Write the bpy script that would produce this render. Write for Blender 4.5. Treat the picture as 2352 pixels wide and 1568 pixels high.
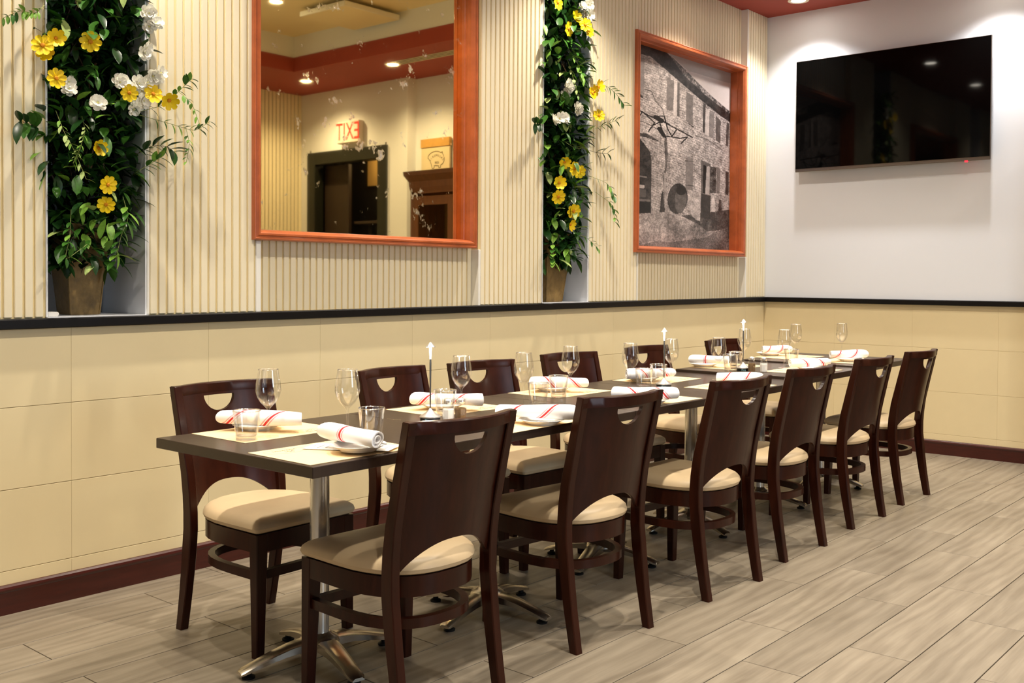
import bpy, bmesh, math, random
import numpy as np
from mathutils import Vector, Matrix, Euler
random.seed(7); np.random.seed(7)
S = bpy.context.scene
for o in list(bpy.data.objects): bpy.data.objects.remove(o)
COL = S.collection
PI = math.pi

# ------------------------------------------------------------------ camera, world, light, exposure
def make_camera():
    F, yaw, pit, roll, cx, cy = 2336.204, -.68955, .02003, -.00705, 1263.105, 688.085
    fwd = Vector((math.sin(yaw)*math.cos(pit), math.cos(yaw)*math.cos(pit), -math.sin(pit)))
    right = Vector((math.cos(yaw), -math.sin(yaw), 0)); down = fwd.cross(right)
    r2 = right*math.cos(roll) + down*math.sin(roll); d2 = -right*math.sin(roll) + down*math.cos(roll)
    cam = bpy.data.cameras.new('camera'); o = bpy.data.objects.new('camera', cam); COL.objects.link(o)
    m = Matrix.Identity(4)
    for i in range(3): m[i][0] = r2[i]; m[i][1] = -d2[i]; m[i][2] = -fwd[i]
    m[0][3], m[1][3], m[2][3] = 3.888, 0, 1.24
    o.matrix_world = m
    cam.sensor_width = 36; cam.lens = F*36/2352; cam.shift_x = -(cx-1176)/2352; cam.shift_y = (cy-784)/2352
    cam.clip_start = .02; cam.clip_end = 60
    S.camera = o
make_camera()
W = bpy.data.worlds.new('world'); S.world = W; W.use_nodes = True
W.node_tree.nodes['Background'].inputs[0].default_value = (.62, .74, 1, 1)
W.node_tree.nodes['Background'].inputs[1].default_value = .25
WARM = (1, .90, .755); COOL = (1, .97, .94)
SPOT_W = 52
TRAY_W = 112
def area_light(name, loc, rot, sx, sy, watt, col):
    l = bpy.data.lights.new(name, 'AREA'); l.shape = 'RECTANGLE'; l.size = sx; l.size_y = sy; l.energy = watt; l.color = col
    o = bpy.data.objects.new(name, l); COL.objects.link(o); o.location = loc; o.rotation_euler = rot; return o
# daylight just outside the windows of the room-side wall and of the wall behind the camera
area_light('daylight_right', (5.93, 2.75, 1.75), (0, math.radians(90), 0), 1.9, 1.1, 34, (.66, .80, 1))
area_light('daylight_near', (3.0, -2.62, 1.75), (math.radians(90), 0, 0), 4.2, 1.9, 3, (.72, .84, 1))
S.view_settings.view_transform = 'Standard'; S.view_settings.look = 'None'
S.view_settings.exposure = 1.08; S.view_settings.gamma = 1
S.view_settings.use_curve_mapping = False

# ------------------------------------------------------------------ materials
def s2l(c):
    return tuple((v/12.92 if v <= .04045 else ((v+.055)/1.055)**2.4) for v in [x/255 for x in c])
MATS = {}
def mat(name, rgb, rough=.5, metal=0, spec=.5, noise=None, bump=None, coat=0, emit=None, trans=0, ior=1.45, sheen=0):
    """noise=(scale, amount, stretch xyz)  bump=(scale,strength)"""
    m = bpy.data.materials.new(name); m.use_nodes = True; nt = m.node_tree; b = nt.nodes['Principled BSDF']
    c = s2l(rgb)
    b.inputs['Base Color'].default_value = (*c, 1); b.inputs['Roughness'].default_value = rough
    b.inputs['Metallic'].default_value = metal; b.inputs['Specular IOR Level'].default_value = spec
    b.inputs['Coat Weight'].default_value = coat; b.inputs['Coat Roughness'].default_value = .12
    b.inputs['Transmission Weight'].default_value = trans; b.inputs['IOR'].default_value = ior
    if emit:
        b.inputs['Emission Color'].default_value = (*s2l(emit[0]), 1); b.inputs['Emission Strength'].default_value = emit[1]
    if noise or bump:
        tc = nt.nodes.new('ShaderNodeTexCoord'); mp = nt.nodes.new('ShaderNodeMapping'); oi = nt.nodes.new('ShaderNodeObjectInfo')
        ad = nt.nodes.new('ShaderNodeVectorMath'); ad.operation = 'ADD'
        mul = nt.nodes.new('ShaderNodeVectorMath'); mul.operation = 'SCALE'; mul.inputs[0].default_value = (7, 11, 5)
        nt.links.new(oi.outputs['Random'], mul.inputs['Scale'])
        nt.links.new(tc.outputs['Object'], ad.inputs[0]); nt.links.new(mul.outputs[0], ad.inputs[1])
        nt.links.new(ad.outputs[0], mp.inputs[0])
    if noise:
        mp.inputs['Scale'].default_value = noise[2] if len(noise) > 2 else (1, 1, 1)
        n = nt.nodes.new('ShaderNodeTexNoise'); n.inputs['Scale'].default_value = noise[0]; n.inputs['Detail'].default_value = 6
        n.inputs['Roughness'].default_value = .62
        nt.links.new(mp.outputs[0], n.inputs['Vector'])
        r = nt.nodes.new('ShaderNodeValToRGB'); a = noise[1]
        r.color_ramp.elements[0].position = .3; r.color_ramp.elements[1].position = .7
        r.color_ramp.elements[0].color = (*[v*(1-a) for v in c], 1); r.color_ramp.elements[1].color = (*[min(1, v*(1+a*.8)) for v in c], 1)
        nt.links.new(n.outputs['Fac'], r.inputs[0]); nt.links.new(r.outputs[0], b.inputs['Base Color'])
    if bump:
        n2 = nt.nodes.new('ShaderNodeTexNoise'); n2.inputs['Scale'].default_value = bump[0]; n2.inputs['Detail'].default_value = 4
        nt.links.new(tc.outputs['Object'], n2.inputs['Vector'])
        bp = nt.nodes.new('ShaderNodeBump'); bp.inputs['Strength'].default_value = bump[1]; bp.inputs['Distance'].default_value = .004
        nt.links.new(n2.outputs['Fac'], bp.inputs['Height']); nt.links.new(bp.outputs[0], b.inputs['Normal'])
    MATS[name] = m; return m
mat('wall_tile', (236, 219, 176), .38, noise=(3, .03), spec=.4)
mat('bounce_cut_dark', (78, 58, 42), .6, noise=(8, .2, (3, 3, .3)))  # invented dark tone for out-of-view wall faces, reduces bounced fill
mat('grout', (196, 176, 132), .8)
mat('cream_paint', (240, 229, 199), .6, noise=(5, .03))
mat('slat_back', (232, 212, 160), .75)
mat('white_paint', (233, 236, 242), .6)
mat('white_trim', (240, 238, 230), .5)
mat('red_paint', (158, 66, 52), .75, bump=(260, .12))
mat('tray_paint', (240, 224, 184), .7)
mat('black_rail', (12, 9, 9), .45, spec=.25)
mat('mahogany_base', (66, 20, 13), .32, noise=(9, .25, (1, 1, 8)), coat=.3)
mat('chair_wood', (50, 20, 10), .3, noise=(14, .34, (2.5, 2.5, .35)), coat=.03, spec=.24)
mat('vinyl', (208, 184, 147), .42, noise=(6, .06), bump=(500, .06), spec=.45)
mat('table_top', (52, 38, 29), .36, noise=(30, .14, (.25, 3, 1)), coat=.15, bump=(90, .04))
mat('table_edge', (30, 21, 17), .4, noise=(20, .2))
mat('chrome', (232, 231, 227), .22, metal=.72)
mat('cast_metal', (206, 198, 184), .26, metal=1, noise=(12, .2))
mat('rubber', (16, 16, 16), .6)
mat('frame_wood', (184, 96, 52), .34, noise=(9, .22, (1, 1, 1)), coat=.3)
mat('tv_screen', (3, 3, 3), .045, spec=.18)
mat('tv_bezel', (120, 112, 106), .3, metal=.8)
mat('tv_back', (46, 38, 32), .5)
mat('red_led', (255, 20, 30), .4, emit=((255, 20, 30), 4))
mat('kraft_paper', (240, 212, 166), .8, noise=(40, .03))
mat('ink', (74, 62, 48), .8)
mat('white_paper', (246, 244, 240), .7)
mat('porcelain', (246, 244, 240), .12, coat=.3)
mat('lamp_metal', (206, 202, 196), .3, metal=.75)
mat('lamp_stem', (120, 118, 114), .3, metal=.9)
mat('lamp_black', (18, 24, 26), .35)
mat('lamp_print', (150, 190, 195), .5)
mat('lamp_glow', (255, 244, 225), .5, emit=((255, 240, 215), 2.6))
mat('shaker_cap', (226, 222, 214), .34, metal=.9)
mat('salt', (246, 244, 240), .7, noise=(300, .03))
mat('pepper', (120, 92, 58), .8, noise=(300, .35))
mat('pot', (134, 108, 62), .55, noise=(14, .4), bump=(45, .9))
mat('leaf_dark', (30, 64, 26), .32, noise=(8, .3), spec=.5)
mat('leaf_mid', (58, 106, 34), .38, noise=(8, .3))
mat('leaf_light', (118, 164, 58), .45, noise=(8, .25))
mat('leaf_pale', (168, 190, 112), .5, noise=(8, .2))
mat('stem_brown', (74, 52, 28), .6)
mat('stem_green', (150, 160, 90), .55)
mat('petal_yellow', (255, 216, 10), .5, noise=(30, .12))
mat('petal_core', (216, 140, 16), .7, noise=(200, .3))
mat('petal_white', (250, 248, 236), .5, noise=(30, .04))
mat('white_core', (226, 220, 140), .7)
mat('exit_red', (220, 40, 30), .5, emit=((230, 40, 30), .35))
mat('exit_box', (226, 216, 206), .5)
mat('black_frame', (26, 28, 20), .45)
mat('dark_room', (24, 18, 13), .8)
mat('dark_brown_panel', (48, 34, 22), .6, noise=(12, .2, (1, 1, .2)))
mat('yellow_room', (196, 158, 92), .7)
mat('cabinet_wood', (96, 56, 24), .5, noise=(10, .25, (3, 3, .4)))
mat('cabinet_inside', (150, 124, 70), .7)
mat('board_wood', (206, 158, 84), .6, noise=(8, .15))
mat('canvas', (226, 210, 176), .8)
mat('vent_metal', (226, 214, 186), .5)
mat('slot_dark', (40, 30, 22), .8)
mat('lamp_disc', (255, 248, 235), .5, emit=((255, 246, 228), 22))
mat('lamp_trim', (236, 226, 206), .4)
mat('window_frame', (220, 218, 212), .5)
mat('white_plastic', (236, 234, 228), .4)

def glass_mat(name, tint, base, gain, rough=.0):
    """thin clear glass: see-through with angle-dependent reflection"""
    m = bpy.data.materials.new(name); m.use_nodes = True; nt = m.node_tree; nt.nodes.clear(); N = nt.nodes.new; L = nt.links.new
    out = N('ShaderNodeOutputMaterial'); t = N('ShaderNodeBsdfTransparent'); t.inputs[0].default_value = (*tint, 1)
    g = N('ShaderNodeBsdfGlossy'); g.inputs['Roughness'].default_value = rough; g.inputs['Color'].default_value = (1, 1, 1, 1)
    lw = N('ShaderNodeLayerWeight'); lw.inputs['Blend'].default_value = .32
    mr_ = N('ShaderNodeMath'); mr_.operation = 'MULTIPLY_ADD'; mr_.inputs[1].default_value = gain; mr_.inputs[2].default_value = base; mr_.use_clamp = True
    L(lw.outputs['Facing'], mr_.inputs[0]); mx = N('ShaderNodeMixShader'); L(mr_.outputs[0], mx.inputs[0]); L(t.outputs[0], mx.inputs[1]); L(g.outputs[0], mx.inputs[2]); L(mx.outputs[0], out.inputs[0]); MATS[name] = m
glass_mat('glass', (.992, .992, .99), .03, .30); glass_mat('bright_glass', (1, 1, 1), .35, .5, .15); glass_mat('thick_wall_glass', (.985, .985, .98), .05, .55); glass_mat('pane_glass', (.93, .93, .90), .03, .2)

def floor_mat():
    m = bpy.data.materials.new('floor_tile'); m.use_nodes = True; nt = m.node_tree; b = nt.nodes['Principled BSDF']; N = nt.nodes.new; L = nt.links.new
    geo = N('ShaderNodeNewGeometry'); oi = N('ShaderNodeObjectInfo')
    sc = N('ShaderNodeVectorMath'); sc.operation = 'SCALE'; sc.inputs[0].default_value = (31, 17, 9); L(oi.outputs['Random'], sc.inputs['Scale'])
    ad = N('ShaderNodeVectorMath'); L(geo.outputs['Position'], ad.inputs[0]); L(sc.outputs[0], ad.inputs[1])
    mp = N('ShaderNodeMapping'); mp.inputs['Scale'].default_value = (6, 1.1, 1); L(ad.outputs[0], mp.inputs[0])
    n1 = N('ShaderNodeTexNoise'); n1.inputs['Scale'].default_value = 1.6; n1.inputs['Detail'].default_value = 3; n1.inputs['Distortion'].default_value = .8; L(mp.outputs[0], n1.inputs['Vector'])
    w = N('ShaderNodeTexWave'); w.inputs['Scale'].default_value = .9; w.inputs['Distortion'].default_value = 11; w.inputs['Detail'].default_value = 4; w.inputs['Detail Scale'].default_value = 1.1; w.bands_direction = 'X'; L(mp.outputs[0], w.inputs['Vector'])
    mp2 = N('ShaderNodeMapping'); mp2.inputs['Scale'].default_value = (90, 4, 1); L(ad.outputs[0], mp2.inputs[0])
    n2 = N('ShaderNodeTexNoise'); n2.inputs['Scale'].default_value = 1.5; n2.inputs['Detail'].default_value = 4; L(mp2.outputs[0], n2.inputs['Vector'])
    mx = N('ShaderNodeMath'); mx.operation = 'MULTIPLY_ADD'; mx.inputs[1].default_value = .18; L(w.outputs['Fac'], mx.inputs[0])
    m3 = N('ShaderNodeMath'); m3.operation = 'MULTIPLY_ADD'; m3.inputs[1].default_value = .6; L(n1.outputs['Fac'], m3.inputs[0])
    m4 = N('ShaderNodeMath'); m4.operation = 'MULTIPLY'; m4.inputs[1].default_value = .36; L(n2.outputs['Fac'], m4.inputs[0])
    L(m4.outputs[0], m3.inputs[2]); L(m3.outputs[0], mx.inputs[2])
    r = N('ShaderNodeValToRGB'); r.color_ramp.elements[0].position = .25; r.color_ramp.elements[1].position = .85
    r.color_ramp.elements[0].color = (*s2l((110, 99, 84)), 1); r.color_ramp.elements[1].color = (*s2l((152, 141, 124)), 1)
    L(mx.outputs[0], r.inputs[0])
    hs = N('ShaderNodeHueSaturation'); ma = N('ShaderNodeMapRange'); ma.inputs['To Min'].default_value = .93; ma.inputs['To Max'].default_value = 1.05
    L(oi.outputs['Random'], ma.inputs['Value']); L(ma.outputs[0], hs.inputs['Value']); L(r.outputs[0], hs.inputs['Color']); L(hs.outputs[0], b.inputs['Base Color'])
    b.inputs['Roughness'].default_value = .42; b.inputs['Specular IOR Level'].default_value = .4
    bp = N('ShaderNodeBump'); bp.inputs['Strength'].default_value = .08; bp.inputs['Distance'].default_value = .003; L(n2.outputs['Fac'], bp.inputs['Height']); L(bp.outputs[0], b.inputs['Normal'])
    MATS['floor_tile'] = m
floor_mat()
mat('floor_grout', (64, 50, 36), .9)

def mirror_mat():
    m = bpy.data.materials.new('antique_mirror'); m.use_nodes = True; nt = m.node_tree; b = nt.nodes['Principled BSDF']; N = nt.nodes.new; L = nt.links.new
    tc = N('ShaderNodeTexCoord')
    n = N('ShaderNodeTexNoise'); n.inputs['Scale'].default_value = 9; n.inputs['Detail'].default_value = 10; n.inputs['Roughness'].default_value = .66; L(tc.outputs['Object'], n.inputs['Vector'])
    r = N('ShaderNodeValToRGB'); r.color_ramp.elements[0].position = .605; r.color_ramp.elements[1].position = .70; L(n.outputs['Fac'], r.inputs[0])
    n3 = N('ShaderNodeTexNoise'); n3.inputs['Scale'].default_value = 60; L(tc.outputs['Object'], n3.inputs['Vector'])
    b.inputs['Metallic'].default_value = 1; b.inputs['Roughness'].default_value = .025
    mx = N('ShaderNodeMix'); mx.data_type = 'RGBA'; mx.inputs[6].default_value = (*s2l((250, 228, 168)), 1); mx.inputs[7].default_value = (*s2l((236, 230, 216)), 1)
    L(r.outputs[0], mx.inputs[0]); L(mx.outputs[2], b.inputs['Base Color'])
    ml = N('ShaderNodeMath'); ml.operation = 'MULTIPLY_ADD'; ml.inputs[1].default_value = .35; ml.inputs[2].default_value = .022; L(r.outputs[0], ml.inputs[0]); L(ml.outputs[0], b.inputs['Roughness'])
    inv = N('ShaderNodeMath'); inv.operation = 'MULTIPLY_ADD'; inv.inputs[1].default_value = -.22; inv.inputs[2].default_value = 1; L(r.outputs[0], inv.inputs[0]); L(inv.outputs[0], b.inputs['Metallic'])
    MATS['antique_mirror'] = m
mirror_mat()

def napkin_mat(name, c1, c2, slope):
    m = bpy.data.materials.new(name); m.use_nodes = True; nt = m.node_tree; b = nt.nodes['Principled BSDF']; N = nt.nodes.new; L = nt.links.new
    uv = N('ShaderNodeUVMap'); uv.uv_map = 'UVMap'; sp = N('ShaderNodeSeparateXYZ'); L(uv.outputs[0], sp.inputs[0])
    ma = N('ShaderNodeMath'); ma.operation = 'MULTIPLY_ADD'; ma.inputs[1].default_value = slope; L(sp.outputs[1], ma.inputs[0]); L(sp.outputs[0], ma.inputs[2])
    r = N('ShaderNodeValToRGB'); r.color_ramp.interpolation = 'CONSTANT'; cr = r.color_ramp
    white = (*s2l((250, 249, 250)), 1); red = (*s2l((214, 48, 52)), 1); pink = (*s2l((226, 178, 186)), 1)
    stops = [(0, white)]
    for c in (c1, c2):
        stops += [(c-.055, pink), (c-.035, white), (c-.02, red), (c+.015, white), (c+.032, pink), (c+.052, white)]
    while len(cr.elements) > 1: cr.elements.remove(cr.elements[-1])
    cr.elements[0].position = 0; cr.elements[0].color = white
    for p, c in stops[1:]:
        e = cr.elements.new(max(0, min(1, p))); e.color = c
    L(ma.outputs[0], r.inputs[0]); L(r.outputs[0], b.inputs['Base Color']); b.inputs['Roughness'].default_value = .85
    tc = N('ShaderNodeTexCoord'); n = N('ShaderNodeTexNoise'); n.inputs['Scale'].default_value = 28; L(tc.outputs['Object'], n.inputs['Vector'])
    bp = N('ShaderNodeBump'); bp.inputs['Strength'].default_value = .35; bp.inputs['Distance'].default_value = .006; L(n.outputs['Fac'], bp.inputs['Height']); L(bp.outputs[0], b.inputs['Normal'])
    MATS[name] = m
napkin_mat('napkin_a', .45, .92, .55); napkin_mat('napkin_b', .10, .55, -.5); napkin_mat('napkin_c', .42, 1.4, .03)

# ------------------------------------------------------------------ mesh helpers
class MB:
    def __init__(s): s.v = []; s.f = []; s.sm = []
    def add(s, v, f, smooth=False):
        o = len(s.v); s.v += [tuple(p) for p in v]; s.f += [tuple(i+o for i in q) for q in f]; s.sm += [smooth]*len(f); return s
    def box(s, x0, x1, y0, y1, z0, z1):
        v = [(x, y, z) for x in (x0, x1) for y in (y0, y1) for z in (z0, z1)]
        return s.add(v, [(0, 1, 3, 2), (4, 6, 7, 5), (0, 4, 5, 1), (2, 3, 7, 6), (0, 2, 6, 4), (1, 5, 7, 3)])
    def cbox(s, x0, x1, y0, y1, z0, z1, c=.003, seg=1):
        bm = bmesh.new(); bmesh.ops.create_cube(bm, size=1)
        for v in bm.verts: v.co = Vector(((x0+x1)/2+v.co.x*(x1-x0), (y0+y1)/2+v.co.y*(y1-y0), (z0+z1)/2+v.co.z*(z1-z0)))
        bmesh.ops.bevel(bm, geom=bm.edges[:], offset=c, segments=seg, affect='EDGES', profile=.5)
        bm.verts.index_update(); s.add([v.co[:] for v in bm.verts], [[v.index for v in f.verts] for f in bm.faces]); bm.free(); return s
    def lathe(s, prof, n=24, close=False, smooth=True, cx=0, cy=0):
        v = []; f = []; k = len(prof); ids = []
        for q, (r, z) in enumerate(prof):
            if r == 0: ids.append([len(v)]*n); v.append((cx, cy, z))
            else:
                ids.append([len(v)+i for i in range(n)])
                for i in range(n): a = 2*PI*i/n; v.append((cx+r*math.cos(a), cy+r*math.sin(a), z))
        for q in range(k if close else k-1):
            A, B = ids[q], ids[(q+1) % k]
            for i in range(n):
                j = (i+1) % n; fc = [A[i], A[j], B[j], B[i]]
                fc = [x for t, x in enumerate(fc) if x not in fc[:t]]
                if len(fc) > 2: f.append(tuple(fc))
        return s.add(v, f, smooth)
    def tube(s, pts, rad, n=6, smooth=True):
        v = []; f = []; P = [Vector(p) for p in pts]; up = Vector((0, 0, 1))
        for i, p in enumerate(P):
            t = (P[min(i+1, len(P)-1)]-P[max(i-1, 0)]).normalized()
            a = t.cross(up if abs(t.z) < .95 else Vector((1, 0, 0))).normalized(); b = t.cross(a)
            r = rad[i] if isinstance(rad, (list, tuple)) else rad
            for j in range(n):
                w = 2*PI*j/n; v.append(p+a*r*math.cos(w)+b*r*math.sin(w))
        for i in range(len(P)-1):
            for j in range(n):
                k = (j+1) % n; f.append((i*n+j, i*n+k, (i+1)*n+k, (i+1)*n+j))
        f.append(tuple(range(n))[::-1]); f.append(tuple((len(P)-1)*n+j for j in range(n)))
        return s.add(v, f, smooth)
    def loft(s, rings, smooth=False, cap=True):
        n = len(rings[0]); v = [p for r in rings for p in r]; f = []
        for i in range(len(rings)-1):
            for j in range(n):
                k = (j+1) % n; f.append((i*n+j, i*n+k, (i+1)*n+k, (i+1)*n+j))
        if cap: f.append(tuple(range(n))[::-1]); f.append(tuple((len(rings)-1)*n+j for j in range(n)))
        return s.add(v, f, smooth)
    def mesh(s, name, m):
        me = bpy.data.meshes.new(name); me.from_pydata(s.v, [], s.f)
        bm = bmesh.new(); bm.from_mesh(me); bmesh.ops.recalc_face_normals(bm, faces=bm.faces[:]); bm.to_mesh(me); bm.free()
        me.polygons.foreach_set('use_smooth', s.sm[:len(me.polygons)])
        me.materials.append(MATS[m] if isinstance(m, str) else m); me.update()
        if any(s.sm): me.set_sharp_from_angle(angle=math.radians(38))
        return me
    def build(s, name, m, parent=None):
        return link(name, s.mesh(name, m), parent)
def link(name, data, parent=None, loc=None, rot=None, scale=None):
    o = bpy.data.objects.new(name, data); COL.objects.link(o)
    if parent: o.parent = parent
    if loc is not None: o.location = loc
    if rot is not None: o.rotation_euler = rot
    if scale is not None: o.scale = scale if hasattr(scale, '__len__') else (scale,)*3
    return o
def thing(name, label, cat, loc=(0, 0, 0), rz=0, group=None):
    o = bpy.data.objects.new(name, None); COL.objects.link(o); o.location = loc; o.rotation_euler = (0, 0, rz); o.empty_display_size = .05
    o['label'] = label; o['category'] = cat
    if group: o['group'] = group
    return o
def tag(o, label, cat, group=None):
    o['label'] = label; o['category'] = cat
    if group: o['group'] = group
    return o
def struct(o, label=None, cat=None):
    o['kind'] = 'structure'
    if label: o['label'] = label
    if cat: o['category'] = cat
    return o
def dup(root, loc, rz, label, group=None):
    r = root.copy(); COL.objects.link(r); r.location = loc; r.rotation_euler = (0, 0, rz); r['label'] = label
    if group: r['group'] = group
    for ch in root.children:
        c = ch.copy(); COL.objects.link(c); c.parent = r
        for g in ch.children:
            d = g.copy(); COL.objects.link(d); d.parent = c
    return r
def text_mesh(txt, size, m, extrude=.0002, spacing=1):
    cu = bpy.data.curves.new('lettering', 'FONT'); cu.body = txt; cu.size = size; cu.extrude = extrude; cu.align_x = 'CENTER'; cu.align_y = 'CENTER'; cu.resolution_u = 2; cu.space_character = spacing
    o = bpy.data.objects.new('lettering', cu); COL.objects.link(o)
    dg = bpy.context.evaluated_depsgraph_get(); me = bpy.data.meshes.new_from_object(o.evaluated_get(dg)); bpy.data.objects.remove(o)
    me.materials.clear(); me.materials.append(MATS[m]); me.name = 'lettering'; return me
ORD = ['first', 'second', 'third', 'fourth', 'fifth', 'sixth']

# ------------------------------------------------------------------ room shell
YF = 7.435          # far wall
XR = 5.81            # right wall
ZC = 3.35           # red soffit
YN = -2.5           # near wall
def zr(y): return 1.081 + .0051*(y-1.6)      # rail top, follows the slightly rising rail

fl = struct(MB().box(-.05, XR, YN, YF, -.05, -.004).build('floor', 'floor_grout'), 'pale wood-look porcelain tile floor', 'floor')
TW, TL = .2133, .90
tile_me = {}
def floor_piece(w, l):
    k = (round(w, 3), round(l, 3))
    if k not in tile_me: tile_me[k] = MB().cbox(-w/2+.0018, w/2-.0018, -l/2+.0016, l/2-.0016, -.012, 0, .0008).mesh('floor_tile', 'floor_tile')
    return tile_me[k]
r0 = 1.853
k = -9
while True:
    xa = r0 + k*TW; xb = xa + TW
    if xa >= XR: break
    xa = max(xa, 0.0); xb = min(xb, XR)
    if xb-xa > .02:
        off = 2.95 if k % 2 == 0 else 3.30
        y = off - 5*TL
        while y < YF:
            ya = max(y, .55); yb = min(y+TL, YF)
            if yb-ya > .02: link('floor_tile', floor_piece(xb-xa, yb-ya), fl, ((xa+xb)/2, (ya+yb)/2, 0))
            y += TL
    k += 1
near_fl = MB().box(0, XR, YN, .55, -.012, 0).build('floor_field', 'floor_tile', fl)

# left wall: lower solid, upper panels, two niches, two shallow bays
P0, NI1, P1, BA1, P2, NI2, P3, BA2, P4 = (YN, 1.741), (1.741, 2.14), (2.14, 2.655), (2.655, 4.09), (4.09, 4.635), (4.635, 5.083), (5.083, 5.62), (5.62, 7.107), (7.107, YF)
FR = [(2.632, 4.054, 1.406, 2.895), (5.577, 7.068, 1.424, 2.900)]      # frame outer y0,y1,z0,z1
GXS = [-.052, -.092]     # glass / print plane of mirror and photograph
w = MB(); w.box(-.42, -.007, YN, YF+.1, 0, 1.045)
for a, b in (P0, P1, P2, P3, P4): w.box(-.42, -.003, a, b+(.1 if b == YF else 0), 1.045, ZC)
for (a, b), fr in ((BA1, FR[0]), (BA2, FR[1])):
    w.box(-.42, -.13, a, b, 1.045, ZC)
    w.box(-.13, -.053, a, b, 1.045, fr[2]+.02); w.box(-.13, -.053, a, b, fr[3]-.02, ZC)
    w.box(-.13, -.053, a, fr[0]+.02, fr[2]+.02, fr[3]-.02); w.box(-.13, -.053, fr[1]-.02, b, fr[2]+.02, fr[3]-.02)
for a, b in (NI1, NI2): w.box(-.42, -.36, a, b, 1.045, ZC); w.box(-.36, -.008, a, b, 1.045, zr(a))
wl = struct(w.build('wall_left', 'slat_back'), 'cream slatted wall with flower niches above beige tiled dado', 'wall')
for a, b in (NI1, NI2):       # plastered niche lining
    n = MB(); n.box(-.36, -.352, a, b, zr(a), ZC); n.box(-.352, .004, b-.006, b, zr(a), ZC); n.box(-.352, .004, a, a+.006, zr(a), ZC); n.box(-.352, .02, a, b, zr(a), zr(a)+.004)
    n.build('niche_lining', 'white_paint', wl)
slat_me = {}
def slats(parent, a, b, z0, z1, xf, pitch=.0377, flip=1):
    n = max(1, round((b-a)/pitch)); p = (b-a)/n; h = z1-z0; key = (round(p, 5), round(h, 3), flip)
    if key not in slat_me: slat_me[key] = MB().cbox(-.012 if flip == 1 else 0, 0 if flip == 1 else .012, -p/2+.0048, p/2-.0048, 0, h, .002).mesh('slat', 'cream_paint')
    for i in range(n): link('slat', slat_me[key], parent, (xf, a+(i+.5)*p, z0))
slats(wl, 1.174, P0[1]-.006, 1.085, ZC, .005)
slats(wl, P1[0]+.012, P1[1]-.004, 1.088, ZC, .005)
slats(wl, P2[0]+.012, P2[1]-.002, 1.097, ZC, .005)
slats(wl, P3[0]+.008, P3[1], 1.102, ZC, .005)
slats(wl, P4[0]+.012, P4[1], 1.112, ZC, .005)
for (a, b), fr in ((BA1, FR[0]), (BA2, FR[1])):
    slats(wl, a+.03, b-.004, zr(a), fr[2]+.015, -.046); slats(wl, a+.03, b-.004, fr[3]-.02, ZC, -.046)
for a, b, z0, z1 in ((BA1[0], BA1[0]+.026, 1.085, 1.402), (BA2[0], BA2[0]+.012, 1.10, 1.42), (BA1[1]-.006, BA1[1]+.012, 1.09, 1.402), (BA1[1]-.006, BA1[1]+.012, 2.895, ZC), (BA1[0], BA1[0]+.012, 2.895, ZC), (BA2[1]-.006, BA2[1]+.012, 1.108, 1.425), (BA2[1]-.006, BA2[1]+.012, 2.9, ZC), (P1[0], P1[0]+.012, 1.085, ZC), (P3[0], P3[0]+.008, 1.1, ZC)):
    MB().cbox(-.059, .008, a, b, z0, z1, .004, 2).build('jamb', 'white_trim', wl)

# far wall (television wall) with the set-forward doorway part on the right
w = MB(); w.box(-.42, 4.0, YF+.007, YF+.5, 0, ZC)
DX0, DX1, DZ = 4.445, 5.525, 2.53
w.box(4.0, DX0-.1, YF-.12, YF+.5, 0, ZC); w.box(DX1+.1, XR+.1, YF-.12, YF+.5, 0, ZC); w.box(DX0-.1, DX1+.1, YF-.12, YF+.5, DZ+.1, ZC)
wf = struct(w.build('wall_far', 'white_paint'), 'white wall with television above beige tiled dado', 'wall')
# dado tiles
tile_cache = {}
def wtile(parent, axis, a, b, z0, z1):
    k = (axis, round(b-a, 3), round(z1-z0, 3))
    if k not in tile_cache:
        d, h = (b-a)/2-.0003, (z1-z0)-.0022
        m = MB()
        if axis == 'y': m.cbox(-.007, 0, -d, d, 0, h, .0007)
        else: m.cbox(-d, d, 0, .007, 0, h, .0007)
        tile_cache[k] = m.mesh('wall_tile', 'wall_tile')
    link('wall_tile', tile_cache[k], parent, (0, (a+b)/2, z0) if axis == 'y' else ((a+b)/2, YF, z0))
for z0, z1, zf0, zf1 in ((.06, .158, .06, .146), (.158, .456, .146, .452), (.456, .757, .452, .764), (.757, 1.072, .764, 1.08)):
    y = .66
    while y < YF-.01: wtile(wl, 'y', y, min(y+.588, YF), z0, z1); y += .588
    x = 0
    while x < 3.4: wtile(wf, 'x', x, x+.60, zf0, zf1); x += .60
MB().box(0, 3.6, YF+.001, YF+.007, 0, 1.08).build('grout_bed', 'grout', wf)
MB().box(3.6, 4.0, YF, YF+.007, 0, 1.08).build('dado_field', 'wall_tile', wf)
# rails (dado caps)
m = MB(); pr = [(-.01, 0), (.026, 0), (.030, .004), (.030, .034), (.026, .038), (-.01, .038)]
m.loft([[(x, y, zr(y)-.038+z) for x, z in pr] for y in (YN, YF)])
struct(m.build('trim_1', 'black_rail'), 'black rail capping the tiled dado on the slatted wall', 'trim')
m = MB(); m.loft([[(x, YF-yy, zr(YF)-.038+z) for yy, z in pr] for x in (0, 4.0)])
struct(m.build('trim_2', 'black_rail'), 'black rail capping the tiled dado under the television', 'trim')
bp = [(-.002, 0), (.014, 0), (.014, .082), (.017, .086), (.019, .093), (.016, .101), (.008, .107), (-.002, .108)]
m = MB(); m.loft([[(x, y, z) for x, z in bp] for y in (YN, YF)])
struct(m.build('baseboard_left', 'mahogany_base'), 'dark mahogany baseboard along the slatted wall', 'baseboard')
m = MB(); m.loft([[(x, YF-yy, z*.94) for yy, z in bp] for x in (0, 3.4)])
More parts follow.
